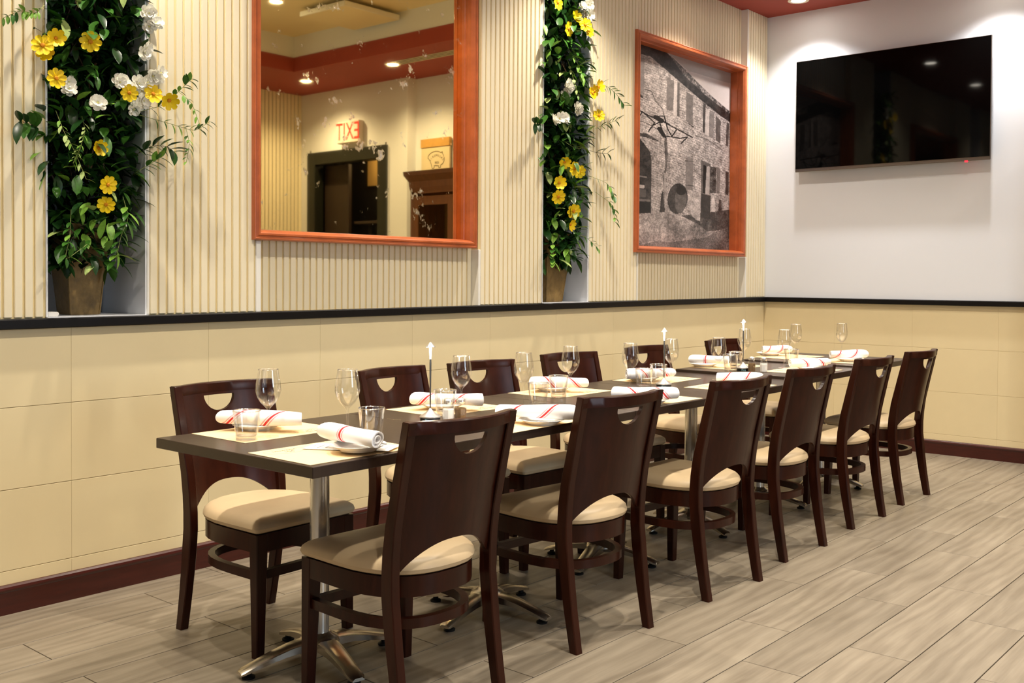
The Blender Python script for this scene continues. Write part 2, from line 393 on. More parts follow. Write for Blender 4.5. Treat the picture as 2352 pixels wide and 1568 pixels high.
struct(m.build('baseboard_far', 'mahogany_base'), 'dark mahogany baseboard under the television wall', 'baseboard')

# right wall with windows, slatted end; near wall with window; both invented dark to cut bounce
w = MB(); x0, x1 = XR, XR+.1
w.box(x0, x1, YN, 2.2, 0, 3.8); w.box(x0, x1, 3.3, YF, 0, 3.8); w.box(x0, x1, 2.2, 3.3, 0, .8); w.box(x0, x1, 2.2, 3.3, 2.7, 3.8)
wr = struct(w.build('wall_right', 'bounce_cut_dark'), 'wall with daylight windows opposite the slatted wall, tone invented dark to cut bounced light', 'wall')
slats(wr, 5.6, YF-.12, .1, ZC, XR, pitch=.05, flip=1)
w = MB(); w.box(-.42, .9, YN-.1, YN, 0, 3.8); w.box(5.1, XR, YN-.1, YN, 0, 3.8); w.box(.9, 5.1, YN-.1, YN, 0, .8); w.box(.9, 5.1, YN-.1, YN, 2.7, 3.8)
wn = struct(w.build('wall_near', 'bounce_cut_dark'), 'wall with daylight window behind the camera, tone invented dark to cut bounced light', 'wall')
def window(n, along, a, b, fixed, k):
    e = struct(thing('window_%d' % n, 'daylight window with white mullions', 'window'))
    for i in range(k+1):
        t = a+(b-a)*i/k; t0, t1 = t-.025, t+.025
        (MB().cbox(fixed+.02, fixed+.07, t0, t1, .8, 2.7, .004) if along == 'y' else MB().cbox(t0, t1, fixed-.07, fixed-.02, .8, 2.7, .004)).build('mullion', 'window_frame', e)
        if i < k:
            ta, tb = t+.025, a+(b-a)*(i+1)/k-.025
            (MB().box(fixed+.04, fixed+.044, ta, tb, .8, 2.7) if along == 'y' else MB().box(ta, tb, fixed-.044, fixed-.04, .8, 2.7)).build('pane', 'pane_glass', e)
window(1, 'y', 2.2, 3.3, XR, 2); window(2, 'x', .9, 5.1, YN, 4)

# ceiling: red soffit ring, fascia, tray
SX0, SX1, SY1, SY0 = 1.15, 4.73, 6.41, -1.4
ZT, ZF = 3.71, 3.495
c = MB()
c.box(-.42, SX0, YN, YF+.1, ZC, ZC+.05); c.box(SX1, XR+.1, YN, YF+.1, ZC, ZC+.05); c.box(SX0, SX1, SY1, YF+.1, ZC, ZC+.05); c.box(SX0, SX1, YN, SY0, ZC, ZC+.05)
za = ZC+.05; c.box(SX0-.02, SX0, SY0-.02, SY1+.02, za, ZF); c.box(SX1, SX1+.02, SY0-.02, SY1+.02, za, ZF); c.box(SX0, SX1, SY1, SY1+.02, za, ZF); c.box(SX0, SX1, SY0-.02, SY0, za, ZF)
ce = struct(c.build('ceiling', 'red_paint'), 'brick-red soffit around a raised cream tray', 'ceiling')
c = MB(); c.box(SX0-.04, SX0-.012, SY0-.04, SY1+.04, ZF, ZT); c.box(SX1+.012, SX1+.04, SY0-.04, SY1+.04, ZF, ZT); c.box(SX0-.012, SX1+.012, SY1+.012, SY1+.04, ZF, ZT); c.box(SX0-.012, SX1+.012, SY0-.04, SY0-.012, ZF, ZT)
c.build('tray_wall', 'white_paint', ce)  # white puts the daylight on these walls into their colour
MB().box(SX0-.1, SX1+.1, SY0-.1, SY1+.1, ZT, ZT+.05).build('tray', 'tray_paint', ce)

# downlights
SPOTS = [(.44, y) for y in (.61, 2.0, 3.385, 4.775, 6.16)] + [(.42, 7.12), (1.80, 7.12), (3.64, 6.79), (5.024, 6.79)] + [(2.2, y) for y in (.9, 2.5, 4.1, 5.6)] + [(3.75, y) for y in (.9, 2.5, 4.1, 5.5)]
DLAB = ['beside the camera along the slatted wall', 'above the left flower niche', 'above the mirror', 'above the right flower niche', 'above the framed photograph', 'in the corner left of the television', 'above the right edge of the television', 'above the brown cabinet', 'in front of the exit sign', 'tray row over the chairs, nearest the camera', 'tray row over the chairs, second', 'tray row over the chairs, third', 'tray row over the chairs, nearest the television', 'tray row over the aisle, nearest the camera', 'tray row over the aisle, second', 'tray row over the aisle, third', 'tray row over the aisle, farthest']
def downlight(i, x, y):
    e = thing('downlight', 'round recessed white downlight in the ceiling, ' + DLAB[i], 'downlight', (x, y, ZT if i >= 9 else ZC), 0, 'recessed ceiling downlights')
    MB().lathe([(.052, -.002), (.066, -.006), (.078, -.004), (.080, .001), (.055, .001)], 28, close=True).build('trim_ring', 'lamp_trim', e)
    MB().lathe([(0, .0), (.05, -.001), (.054, .0005)], 28).build('lens', 'lamp_disc', e)
    l = bpy.data.lights.new('downlight_beam', 'SPOT'); l.energy = TRAY_W*(.5 if i >= 13 else 1) if i >= 9 else SPOT_W*(.9 if i in (5, 6) else .8 if i in (7, 8) else 1); l.color = COOL if i in (5, 6) else WARM; l.spot_size = math.radians(118 if i >= 9 else 140 if i in (7, 8) else 116); l.spot_blend = .95; l.shadow_soft_size = .035
    o = bpy.data.objects.new('downlight_beam', l); COL.objects.link(o); o.parent = e; o.location = (0, 0, -.035)
for i, (x, y) in enumerate(SPOTS): downlight(i, x, y)
dl_names = ORD

# ------------------------------------------------------------------ frames (antique mirror, house photograph)
def frame_box(root, fr, GX):
    y0, y1, z0, z1 = fr
    # moulding profile: d = distance inwards from the outer edge, x = proud of wall
    pf = [(0, -.05), (0, .022), (.003, .027), (.008, .028), (.012, .024), (.018, .025), (.022, .030), (.030, .030), (.034, .026), (.043, .012), (.046, -.012), (.043, -.016), (.043, -.030), (.049, -.034), (.049, GX-.006), (.02, GX-.006), (.02, -.05 if GX < -.06 else -.04)]
    def member(corners):
        (pa, da), (pb, db) = corners
        return MB().loft([[Vector((x, *pa)) + Vector((0, *(Vector(da)*d))) for d, x in pf], [Vector((x, *pb)) + Vector((0, *(Vector(db)*d))) for d, x in pf]])
    A, B, C_, D = (y0, z0), (y1, z0), (y1, z1), (y0, z1); dA, dB, dC, dD = (1, 1), (-1, 1), (-1, -1), (1, -1)
    for nm, c in (('frame_bottom', ((A, dA), (B, dB))), ('frame_side', ((B, dB), (C_, dC))), ('frame_top', ((C_, dC), (D, dD))), ('frame_side', ((D, dD), (A, dA)))):
        member(c).build(nm, 'frame_wood', root)
mr = thing('wall_mirror', 'large antique mirror in deep orange wooden frame between the flower niches', 'mirror')
frame_box(mr, FR[0], GXS[0])
g = [FR[0][0]+.045, FR[0][1]-.045, FR[0][2]+.045, FR[0][3]-.045]
MB().box(GXS[0]-.006, GXS[0], *g).build('mirror_glass', 'antique_mirror', mr)
ph = thing('framed_photograph', 'sepia photograph of a stone farmhouse in orange wooden frame by the corner', 'picture')
frame_box(ph, FR[1], GXS[1])

def raster_photo():
    NW, NH = 300, 420
    src = [(1473, 105), (1689, 163), (1688, 570), (1470, 563)]; dst = [(0, 1), (1, 1), (1, 0), (0, 0)]
    A = []; bvec = []
    for (x, y), (u, v) in zip(src, dst):
        A += [[x, y, 1, 0, 0, 0, -u*x, -u*y], [0, 0, 0, x, y, 1, -v*x, -v*y]]; bvec += [u, v]
    h = np.linalg.solve(np.array(A, float), np.array(bvec, float)); H = np.append(h, 1).reshape(3, 3)
    Hi = np.linalg.inv(H)
    U, V = np.meshgrid(np.linspace(0, 1, NW), np.linspace(0, 1, NH))
    q = Hi @ np.stack([U.ravel(), V.ravel(), np.ones(U.size)]); PX = (q[0]/q[2]).reshape(U.shape); PY = (q[1]/q[2]).reshape(U.shape)
    rs = np.random.RandomState(3)
    def noise(nx, ny):
        g = rs.rand(ny+2, nx+2); x = U*nx; y = V*ny; i = x.astype(int); j = y.astype(int); fx = x-i; fy = y-j
        return (g[j, i]*(1-fx)*(1-fy)+g[j, i+1]*fx*(1-fy)+g[j+1, i]*(1-fx)*fy+g[j+1, i+1]*fx*fy)
    fine = noise(170, 250); mid = noise(40, 60); big = noise(9, 12)
    img = np.zeros(U.shape)
    def inside(poly):
        r = np.zeros(U.shape, bool); n = len(poly)
        for i in range(n):
            (x1, y1), (x2, y2) = poly[i], poly[(i+1) % n]
            if y1 == y2: continue
            c = ((y1 > PY) != (y2 > PY)) & (PX < (x2-x1)*(PY-y1)/(y2-y1)+x1); r ^= c
        return r
    def fill(poly, val, nz=.1, tex=None):
        k = inside(poly); t = (fine-.5)*nz + (mid-.5)*nz if tex is None else tex; img[k] = (val+t if tex is None else tex)[k]
    def z(p): return [(1460+a/5.6, 60+b/5.6) for a, b in p]
    def zz(p): return [(1460+a/5.6, 320+b/5.6) for a, b in p]
    # stone wall with courses that follow the perspective of the house
    course = (PY - 60) - (PX-1460)*.42
    stones = .66 + (np.sin(course*1.15+mid*5) > .72)*-.14 + (fine-.5)*.34 + (mid-.5)*.24 + (big-.5)*.12
    img[:] = stones
    fill(z([(40, 240), (60, 150), (460, 380), (900, 760), (1290, 1080), (1290, 1500), (600, 800), (60, 380)]), .6, 0, stones-.02)
    sky = z([(520, 380), (400, 60), (1400, 300), (1400, 1200), (1290, 1100), (1000, 830), (760, 600)]); fill(sky, .80, .02)
    fill(z([(780, 590), (500, 340), (1400, 520), (1400, 740)]), .68, .02)
    roof = z([(40, 180), (200, 210), (520, 370), (760, 610), (1000, 850), (1260, 1060), (1300, 1100), (1300, 1220), (1150, 1120), (900, 920), (480, 560), (340, 440), (60, 390)]); fill(roof, .16, .16)
    fill(z([(560, 400), (780, 610), (1010, 850), (1280, 1070), (1260, 1090), (960, 860), (720, 640)]), .40, .6)
    for p, v in (([(110, 400), (165, 400), (165, 840), (110, 850)], .50), ([(175, 390), (192, 390), (188, 880), (175, 880)], .12), ([(200, 440), (270, 480), (270, 900), (195, 910)], .52), ([(110, 870), (180, 865), (260, 950), (250, 965)], .2),
                 ([(530, 690), (610, 720), (605, 1100), (525, 1090)], .44), ([(615, 740), (650, 750), (645, 1160), (608, 1150)], .74), ([(650, 730), (680, 750), (678, 1170), (648, 1160)], .36),
                 ([(755, 850), (835, 890), (835, 1260), (755, 1220)], .42), ([(770, 1240), (845, 1280), (840, 1300)], .2), ([(955, 970), (985, 990), (975, 1360), (950, 1340)], .24), ([(985, 1040), (1028, 1060), (1022, 1390), (980, 1370)], .72), ([(1030, 1060), (1085, 1090), (1080, 1420), (1028, 1400)], .46), ([(1105, 1130), (1165, 1190), (1160, 1480), (1105, 1440)], .32), ([(1235, 1200), (1265, 1220), (1255, 1520), (1225, 1500)], .25)):
        fill(z(p), v, .10)
    # arch, gateway and cart
    fill(zz([(60, -60), (160, -60), (260, 60), (340, 170), (355, 290), (352, 940), (60, 960)]), .22, .14)
    fill(z([(60, 1390), (300, 1400), (470, 1500), (400, 1480), (250, 1440), (60, 1440)]), .26, .2)
    fill(zz([(75, 640), (290, 650), (290, 740), (75, 745)]), .34, .06); fill(zz([(70, 600), (205, 615), (205, 635), (70, 630)]), .66, .1)
    fill(zz([(205, 585), (275, 590), (275, 630), (205, 630)]), .68, .2); fill(zz([(75, 755), (345, 770), (345, 795), (75, 790)]), .42, .08); fill(zz([(75, 450), (300, 480), (300, 500), (100, 470)]), .5, .1)
    fill(zz([(110, 800), (345, 800), (345, 930), (110, 960)]), .08, .06); fill(zz([(100, 790), (115, 790), (112, 970), (98, 970)]), .4, .1); fill(zz([(160, -40), (176, -40), (150, 440), (138, 440)]), .40, .1)
    # trunk, vine, shutter, door, barrel, washing, figures
    fill(zz([(500, -10), (530, -10), (545, 200), (525, 430), (545, 930), (515, 935), (485, 470), (515, 350)]), .36, .2); fill(zz([(495, 430), (522, 430), (545, 930), (515, 935)]), .58, .2); fill(zz([(470, 700), (490, 640), (512, 920), (450, 930)]), .2, .1)
    fill(zz([(755, 215), (840, 230), (838, 635), (750, 620)]), .47, .08); fill(zz([(745, 255), (848, 268), (848, 278), (745, 265)]), .25, 0); fill(zz([(745, 565), (842, 572), (842, 582), (745, 575)]), .25, 0)
    fill(zz([(935, 245), (1045, 290), (1045, 680), (935, 670)]), .36, .1); fill(zz([(960, 300), (1000, 320), (985, 670), (955, 665)]), .1, .05); fill(zz([(1000, 320), (1035, 320), (1035, 680), (985, 670)]), .66, .1)
    fill(zz([(1045, 320), (1115, 330), (1110, 660), (1045, 655)]), .26, .3); fill(zz([(1120, 330), (1165, 350), (1155, 660), (1115, 655)]), .42, .1); fill(zz([(1225, 370), (1265, 390), (1260, 680), (1225, 670)]), .22, .1)
    th = np.linspace(0, 2*PI, 28)
    fill(zz([(660+118*math.cos(t)-12*math.sin(t), 745+195*math.sin(t)) for t in th]), .20, .14); fill(zz([(695+68*math.cos(t)-10*math.sin(t), 755+178*math.sin(t)) for t in th]), .34, .12); fill(zz([(700+60*math.cos(t), 640+60*math.sin(t)) for t in th]), .12, .05)
    # ground
    fill(zz([(40, 970), (440, 930), (820, 950), (1040, 1100), (1300, 900), (1300, 1420), (40, 1400)]), .56, 0, (.54+(fine-.5)*.34+(mid-.5)*.25+(big-.5)*.45))
    fill(zz([(700, 960), (820, 940), (1300, 860), (1300, 1120), (1010, 1150), (900, 1060)]), .27, .22)
    fill(zz([(780, 640), (935, 690), (925, 1020), (880, 1010), (830, 960), (790, 850)]), .68, .25); fill(zz([(935, 670), (1050, 690), (1045, 990), (930, 980)]), .17, .1)
    fill(zz([(1060, 760), (1075, 690), (1090, 690), (1105, 820), (1100, 900), (1050, 910)]), .78, .2); fill(zz([(1055, 900), (1105, 900), (1095, 1120), (1065, 1120)]), .2, .1); fill(zz([(1150, 740), (1175, 740), (1190, 920), (1170, 1130), (1150, 1130), (1140, 900)]), .26, .2)
    fill(zz([(280, 1330), (420, 1290), (600, 1300), (820, 1260), (1000, 1230), (1120, 1150), (1300, 1080), (1300, 1430), (260, 1370)]), .34, .3, (.36+(fine-.5)*.3+(big-.5)*.4))
    def stroke(pts, wpx, v):
        for (x1, y1), (x2, y2) in zip(pts[:-1], pts[1:]):
            dx, dy = x2-x1, y2-y1; t = np.clip(((PX-x1)*dx+(PY-y1)*dy)/(dx*dx+dy*dy), 0, 1)
            img[np.hypot(PX-x1-t*dx, PY-y1-t*dy) < wpx] = v
    for s in ([(60, 1030), (200, 1110), (330, 1180), (430, 1210), (560, 1280), (700, 1350), (830, 1420)], [(60, 960), (110, 1050)], [(160, 1280), (250, 1130), (390, 1260), (320, 1370)], [(430, 1190), (470, 1330), (520, 1440)], [(400, 1180), (500, 1170), (540, 1330), (590, 1420), (640, 1340)], [(530, 1420), (680, 1440), (770, 1420), (700, 1500)], [(360, 1300), (480, 1230), (560, 1270)]):
        stroke(z(s), 1.3, .12)
    stroke(z([(60, 1200), (300, 1270), (470, 1370)]), .8, .3); stroke(z([(270, 850), (350, 870), (400, 990), (480, 1080), (500, 1170)]), .8, .3)
    stroke(z([(400, 1190), (470, 1230)]), 5, .14); stroke(z([(440, 1330), (500, 1420)]), 4, .14); stroke(z([(860, 1390), (960, 1420), (1080, 1480), (1180, 1560)]), .9, .35)
    img = np.clip(.02+.97*img, .03, .90)
    return U, V, img
def build_photo():
    U, V, img = raster_photo(); NH, NW = U.shape
    y0, y1, z0, z1 = FR[1][0]+.045, FR[1][1]-.045, FR[1][2]+.045, FR[1][3]-.045
    GX = GXS[1]; verts = np.stack([np.full(U.size, GX), (y0+U*(y1-y0)).ravel(), (z0+V*(z1-z0)).ravel()], 1)
    idx = np.arange(NH*NW).reshape(NH, NW); q = np.stack([idx[:-1, :-1], idx[:-1, 1:], idx[1:, 1:], idx[1:, :-1]], -1).reshape(-1, 4)
    me = bpy.data.meshes.new('photo_print'); me.from_pydata(verts.tolist(), [], q.tolist())
    lin = np.where(img <= .04045, img/12.92, ((img+.055)/1.055)**2.4).ravel()
    col = np.stack([lin*1.0, lin*.87, lin*.83, np.ones_like(lin)], 1).astype(np.float32)
    at = me.color_attributes.new('print', 'FLOAT_COLOR', 'POINT'); at.data.foreach_set('color', col.ravel())
    m = bpy.data.materials.new('photo_print'); m.use_nodes = True; nt = m.node_tree; b = nt.nodes['Principled BSDF']
    a = nt.nodes.new('ShaderNodeAttribute'); a.attribute_name = 'print'; nt.links.new(a.outputs['Color'], b.inputs['Base Color']); b.inputs['Roughness'].default_value = .35
    me.materials.append(m); link('photo_print', me, ph)
    MB().box(GX-.012, GX-.002, y0, y1, z0, z1).build('backing_board', 'canvas', ph)
build_photo()

# ------------------------------------------------------------------ television
tv = thing('television', 'large black flat-screen television on the white wall', 'television')
ty = 7.352
MB().cbox(.296, 1.752, ty, ty+.012, 2.088, 2.945, .003).build('bezel', 'tv_bezel', tv)
MB().box(.300, 1.747, ty-.0015, ty+.001, 2.112, 2.941).build('screen', 'tv_screen', tv)
MB().cbox(.36, 1.72, ty+.012, ty+.055, 2.10, 2.80, .008).build('back_housing', 'tv_back', tv)
MB().cbox(.8, 1.25, ty+.05, YF, 2.3, 2.65, .004).build('wall_bracket', 'tv_back', tv)
MB().cbox(1.58, 1.60, ty-.002, ty+.008, 2.081, 2.09, .001).build('standby_light', 'red_led', tv)

# ------------------------------------------------------------------ things seen in the mirror
ex = thing('exit_sign', 'red and white exit sign over the dark doorway', 'exit sign', (4.88, YF-.12, 2.845))
MB().cbox(-.185, .185, -.075, 0, -.12, .12, .008).build('housing', 'exit_box', ex)
link('lettering', text_mesh('EXIT', .27, 'exit_red', .001), ex, (0, -.0765, 0), (PI/2, 0, 0), (.72, 1, 1))
dr = struct(thing('door_1', 'dark doorway with wide black casing', 'door'))
yb = YF-.12
for nm, b in (('casing', (DX0-.14, DX0, yb-.03, yb+.1, 0, DZ+.14)), ('casing', (DX1, DX1+.14, yb-.03, yb+.1, 0, DZ+.14)), ('casing', (DX0, DX1, yb-.03, yb+.1, DZ, DZ+.14))):
    MB().cbox(*b, .006).build(nm, 'black_frame', dr)
MB().cbox(DX1-.42, DX1, yb+.12, yb+.17, 0, DZ, .004).build('door_leaf', 'dark_brown_panel', dr)
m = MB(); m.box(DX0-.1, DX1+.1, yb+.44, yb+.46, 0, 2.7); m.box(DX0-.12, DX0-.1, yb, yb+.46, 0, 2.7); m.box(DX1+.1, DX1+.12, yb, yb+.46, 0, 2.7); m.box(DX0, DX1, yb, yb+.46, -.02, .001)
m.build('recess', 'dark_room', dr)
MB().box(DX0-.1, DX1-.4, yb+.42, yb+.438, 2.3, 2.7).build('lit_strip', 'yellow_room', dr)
l = bpy.data.lights.new('added_back_room_fill', 'POINT'); l.energy = 2.5; l.color = WARM; l.shadow_soft_size = .05; o = bpy.data.objects.new('added_back_room_fill', l); COL.objects.link(o); o.location = (DX0+.3, yb+.3, 2.6)  # added light without a fixture, brightens the strip behind the doorway
for zz_ in (1.45, 1.85): MB().cbox(DX0-.08, DX1-.45, yb+.18, yb+.42, zz_, zz_+.03, .003).build('shelf', 'dark_brown_panel', dr)

cb = thing('display_cabinet', 'brown wooden cabinet with cornice and glazed door, reflected in mirror', 'cabinet', (2.945, YF-.47, 0))
m = MB(); m.box(-.62, -.58, 0, .46, 0, 2.12); m.box(.58, .62, 0, .46, 0, 2.12); m.box(-.62, .62, 0, .46, 2.08, 2.12); m.box(-.62, .62, 0, .46, 0, .1); m.build('carcass', 'cabinet_wood', cb)
MB().box(-.58, .58, .44, .455, .1, 2.08).build('back_panel', 'cabinet_inside', cb)
MB().loft([[(sx*(.62+d), (-d if k < 2 else .46), zc) for k, sx in enumerate((-1, 1, 1, -1))] for d, zc in ((0, 2.10), (.01, 2.14), (.015, 2.2), (.05, 2.26), (.055, 2.30))]).build('cornice', 'cabinet_wood', cb)
for sx in (-1, 1):
    d = MB(); xa, xb = (.01, .56) if sx > 0 else (-.56, -.01)
    d.cbox(xa, xa+.07, -.02, .0, .12, 2.05, .003); d.cbox(xb-.07, xb, -.02, .0, .12, 2.05, .003); d.cbox(xa+.07, xb-.07, -.02, .0, 1.96, 2.05, .003); d.cbox(xa+.07, xb-.07, -.02, .0, .12, .22, .003)
    dd = d.build('door', 'cabinet_wood', cb); MB().box(xa+.07, xb-.07, -.012, -.009, .22, 1.96).build('pane', 'pane_glass', dd)
for zs in (.6, 1.1, 1.55): MB().box(-.58, .58, .03, .44, zs, zs+.025).build('shelf', 'board_wood', cb)

pg = thing('pig_sign', 'canvas sign with a pig outline above the brown cabinet', 'sign', (3.67, YF-.02, 2.52))
MB().cbox(-.215, .215, -.02, .018, .085, .175, .003).build('header_board', 'board_wood', pg)
MB().cbox(-.21, .21, -.012, .012, -.19, .085, .003).build('canvas', 'canvas', pg)
PIG = [(.195, .03), (.19, .06), (.165, .09), (.12, .115), (.06, .13), (0, .133), (-.06, .122), (-.105, .10), (-.135, .118), (-.14, .085), (-.165, .05), (-.178, .02), (-.178, -.02), (-.165, -.055), (-.13, -.085), (-.10, -.095), (-.095, -.135), (-.055, -.138), (-.05, -.105), (.0, -.10), (.05, -.097), (.055, -.137), (.098, -.14), (.115, -.09), (.135, -.04), (.16, .0)]
def pig_line(root, s, m, flat=False, y=-.0135, r=.004):
    p = [((a*s, 0, b*s) if not flat else (a*s, b*s, 0)) for a, b in PIG]
    t = MB().tube(p+[p[0]], r, 5); o = t.build('pig_outline', m, root); o.location = (0, y, 0) if not flat else (0, 0, y); return o
def arc_text(root, txt, size, R, m, flat=False, y=-.0135, cz=0, ext=.0004):
    n = len(txt)
    for i, ch in enumerate(txt):
        a = (i-(n-1)/2)*size*.86/R; x, zt = R*math.sin(a), cz+R*math.cos(a)
        me = text_mesh(ch, size, m, ext)
        o = link('letter', me, root)
        if flat: o.location = (x, zt, y); o.rotation_euler = (0, 0, -a)
        else: o.location = (x, y, zt); o.rotation_euler = Euler((PI/2, -a, 0), 'XYZ'); o.rotation_euler = (Matrix.Rotation(PI/2, 3, 'X') @ Matrix.Rotation(-a, 3, 'Z')).to_euler()
k = link('pig_drawing', None, pg, (-.02, 0, -.045)); k.empty_display_size = .01
pig_line(k, .64, 'ink', r=.003); arc_text(k, 'SALUMERIA', .032, .120, 'ink', cz=-.08)
link('lettering', text_mesh('104', .045, 'ink', .0004), k, (-.01, -.0135, -.035), (PI/2, 0, 0))

vt = thing('air_grille', 'long cream slot air grille set in the red soffit', 'vent', (2.89, 6.755, ZC))
MB().box(-.62, .62, -.06, .06, -.003, .0).build('slot_back', 'slot_dark', vt)
for i in range(4): MB().cbox(-.65, .65, -.065+i*.04, -.055+i*.04+.002, -.008, -.001, .001).build('blade', 'vent_metal', vt)
for sx in (-1, 1): MB().cbox(sx*.64-.012, sx*.64+.012, -.066, .066, -.008, -.001, .001).build('end_bar', 'vent_metal', vt)
pn = thing('ceiling_panel', 'square suspended white air panel in the cream tray ceiling', 'ceiling panel', (3.42, 6.07, ZT))
MB().cbox(-.32, .32, -.32, .32, -.085, -.04, .002).build('panel', 'white_plastic', pn); MB().box(-.31, .31, -.31, .31, -.087, -.085).build('panel_face', 'tray_paint', pn)
for sx in (-1, 1):
    for sy in (-1, 1): MB().cbox(sx*.2-.012, sx*.2+.012, sy*.2-.012, sy*.2+.012, -.04, 0, .002).build('hanger', 'vent_metal', pn)

# ------------------------------------------------------------------ chairs
def dshape(hw, yf, yr, cy=.05, n=2.5, k=15, inset=0):
    hw -= inset; yf -= inset; yr += inset; pts = []
    b = cy-yr
    for i in range(k+1):
        a = PI*i/k; c, s = math.cos(a), math.sin(a)
        pts.append((hw*math.copysign(abs(c)**(2/n), c), cy-b*abs(s)**(2/n)))
    rr = .014
    for i in range(4): a = PI-PI/2*i/3; pts.append((-hw+rr+rr*math.cos(a), yf-rr+rr*math.sin(a)))
    for i in range(4): a = PI/2-PI/2*i/3; pts.append((hw-rr+rr*math.cos(a), yf-rr+rr*math.sin(a)))
    return pts
def make_chair():
    t = thing('dining_chair', 'x', 'chair', group='mahogany dining chairs round the long table')
    MB().loft([[(x, y, z) for x, y in dshape(.203, .212, -.216)] for z in (.345, .404)], True).build('seat_frame', 'chair_wood', t)
    rings = []
    for z, i in ((.404, .010), (.411, -.003), (.423, -.008), (.437, -.004), (.448, .008), (.456, .026), (.461, .06), (.463, .11)):
        rings.append([(x, y, z) for x, y in dshape(.203, .212, -.216, inset=i)])
    MB().loft(rings, True).build('seat_cushion', 'vinyl', t)
    # bent stretcher ring
    o_, i_ = dshape(.196, .20, -.205), dshape(.196, .20, -.205, inset=.022)
    m = MB(); n = len(o_); v = [(x, y, z) for z in (.252, .281) for r in (o_, i_) for x, y in r]; f = []
    for j in range(n):
        k = (j+1) % n
        f += [(j, k, 2*n+k, 2*n+j), (n+j, 3*n+j, 3*n+k, n+k), (2*n+j, 2*n+k, 3*n+k, 3*n+j), (j, n+j, n+k, k)]
    m.add(v, f, True); m.build('stretcher_ring', 'chair_wood', t)
    def sy(z):     # stile centre line
        return float(np.interp(z, [0, .12, .25, .36, .45, .55, .70, .85], [-.242, -.219, -.199, -.187, -.187, -.200, -.235, -.272]))
    for s in (-1, 1):
        rg = []
        for z in (0, .06, .14, .22, .30, .36, .42, .48, .56, .64, .72, .79, .852):
            yc = sy(z); cx = s*float(np.interp(z, [0, .4, .85], [.186, .188, .193])); dx = .0155; dy = float(np.interp(z, [0, .3, .45, .85], [.017, .024, .023, .0155]))
            c = .003
            rg.append([(cx-dx+c, yc-dy, z), (cx+dx-c, yc-dy, z), (cx+dx, yc-dy+c, z), (cx+dx, yc+dy-c, z), (cx+dx-c, yc+dy, z), (cx-dx+c, yc+dy, z), (cx-dx, yc+dy-c, z), (cx-dx, yc-dy+c, z)])
        MB().loft(rg, True).build('rear_leg', 'chair_wood', t)
        rg = []
        for z, h in ((0, .0155), (.2, .0190), (.345, .0215), (.4035, .0218)):
            cx, cy = s*(.2045-h), .2135-h; rg.append([(cx-h+.003, cy-h, z), (cx+h-.003, cy-h, z), (cx+h, cy-h+.003, z), (cx+h, cy+h-.003, z), (cx+h-.003, cy+h, z), (cx-h+.003, cy+h, z), (cx-h, cy+h-.003, z), (cx-h, cy-h+.003, z)])
        MB().loft(rg).build('front_leg', 'chair_wood', t)
    # curved back panel with half-round grip hole and arched lower edge
    XW, R, ZT_ = .178, .064, .808
    xs = sorted(set([round(XW*(-1+2*i/28), 4) for i in range(29)] + [-R, R] + [round(R*math.cos(PI*i/14), 4) for i in range(15)]))
    def low(x): return .424 + .082*max(0, 1-(abs(x)/.170)**2.4)
    def bow(x): return -.048*(1-(x/XW)**2)
    def panel(zb, th):
        m = MB(); vv = []; ff = []
        for x in xs:
            hb = ZT_-math.sqrt(max(0, R*R-x*x))*.90
            for z in (low(x), (low(x)+hb)/2, hb, ZT_, zb):
                for side in (-1, 1): vv.append((x, sy(z)+bow(x)+side*th/2, z))
        n = 10
        for i in range(len(xs)-1):
            a, b = i*n, (i+1)*n; mid = (xs[i]+xs[i+1])/2
            for p in (0, 2, 6):
                ff += [(a+p, b+p, b+p+2, a+p+2), (a+p+1, a+p+3, b+p+3, b+p+1)]
            ff += [(a, a+1, b+1, b), (a+8, b+8, b+9, a+9)]
            if abs(mid) < R: ff += [(a+4, b+4, b+5, a+5), (a+6, a+7, b+7, b+6)]
            else: ff += [(a+4, b+4, b+6, a+6), (a+5, a+7, b+7, b+5)]
        e = (len(xs)-1)*n
        for p in (0, 2, 4, 6): ff += [(p, p+2, p+3, p+1), (e+p, e+p+1, e+p+3, e+p+2)]
        m.add(vv, ff, True); return m
    p = panel(.822, .014).build('back_panel', 'chair_wood', t)
    rg = []
    for i in range(21):
        x = -.206+.412*i/20; b = -.048*(1-min(1, (x/XW)**2)); y = sy(.84)+b
        rg.append([(x, y-.013, .818), (x, y+.013, .818), (x, y+.014, .850), (x, y+.011, .854), (x, y-.012, .854), (x, y-.015, .850)])
    MB().loft(rg, True).build('top_rail', 'chair_wood', t)
    return t
chair = make_chair()
front = [(1.604, 2.068, 2.5), (1.606, 2.857, 5.8), (1.643, 3.612, 3.3), (1.612, 4.310, 2.4), (1.595, 5.078, 2.2), (1.582, 5.787, 1.9)]
back = [(.862, 2.123, -1.7), (.85, 2.97, -6), (.875, 3.465, 3.5), (.834, 4.172, 4.9), (.814, 4.95, 0), (.793, 5.865, -1)]
fl_lab = ['mahogany chair on the open side, nearest the camera', 'mahogany chair on the open side, second from the near end', 'mahogany chair on the open side, third from the near end', 'mahogany chair on the open side, fourth from the near end', 'mahogany chair on the open side, second from the television wall', 'mahogany chair on the open side, nearest the television wall']
bk_lab = ['mahogany chair on the wall side at the near table end, chipped top', 'mahogany chair on the wall side, second from the near end', 'mahogany chair on the wall side, third from the near end', 'mahogany chair on the wall side, fourth from the near end', 'mahogany chair on the wall side, second from the far end', 'mahogany chair on the wall side at the far table end']
first = True
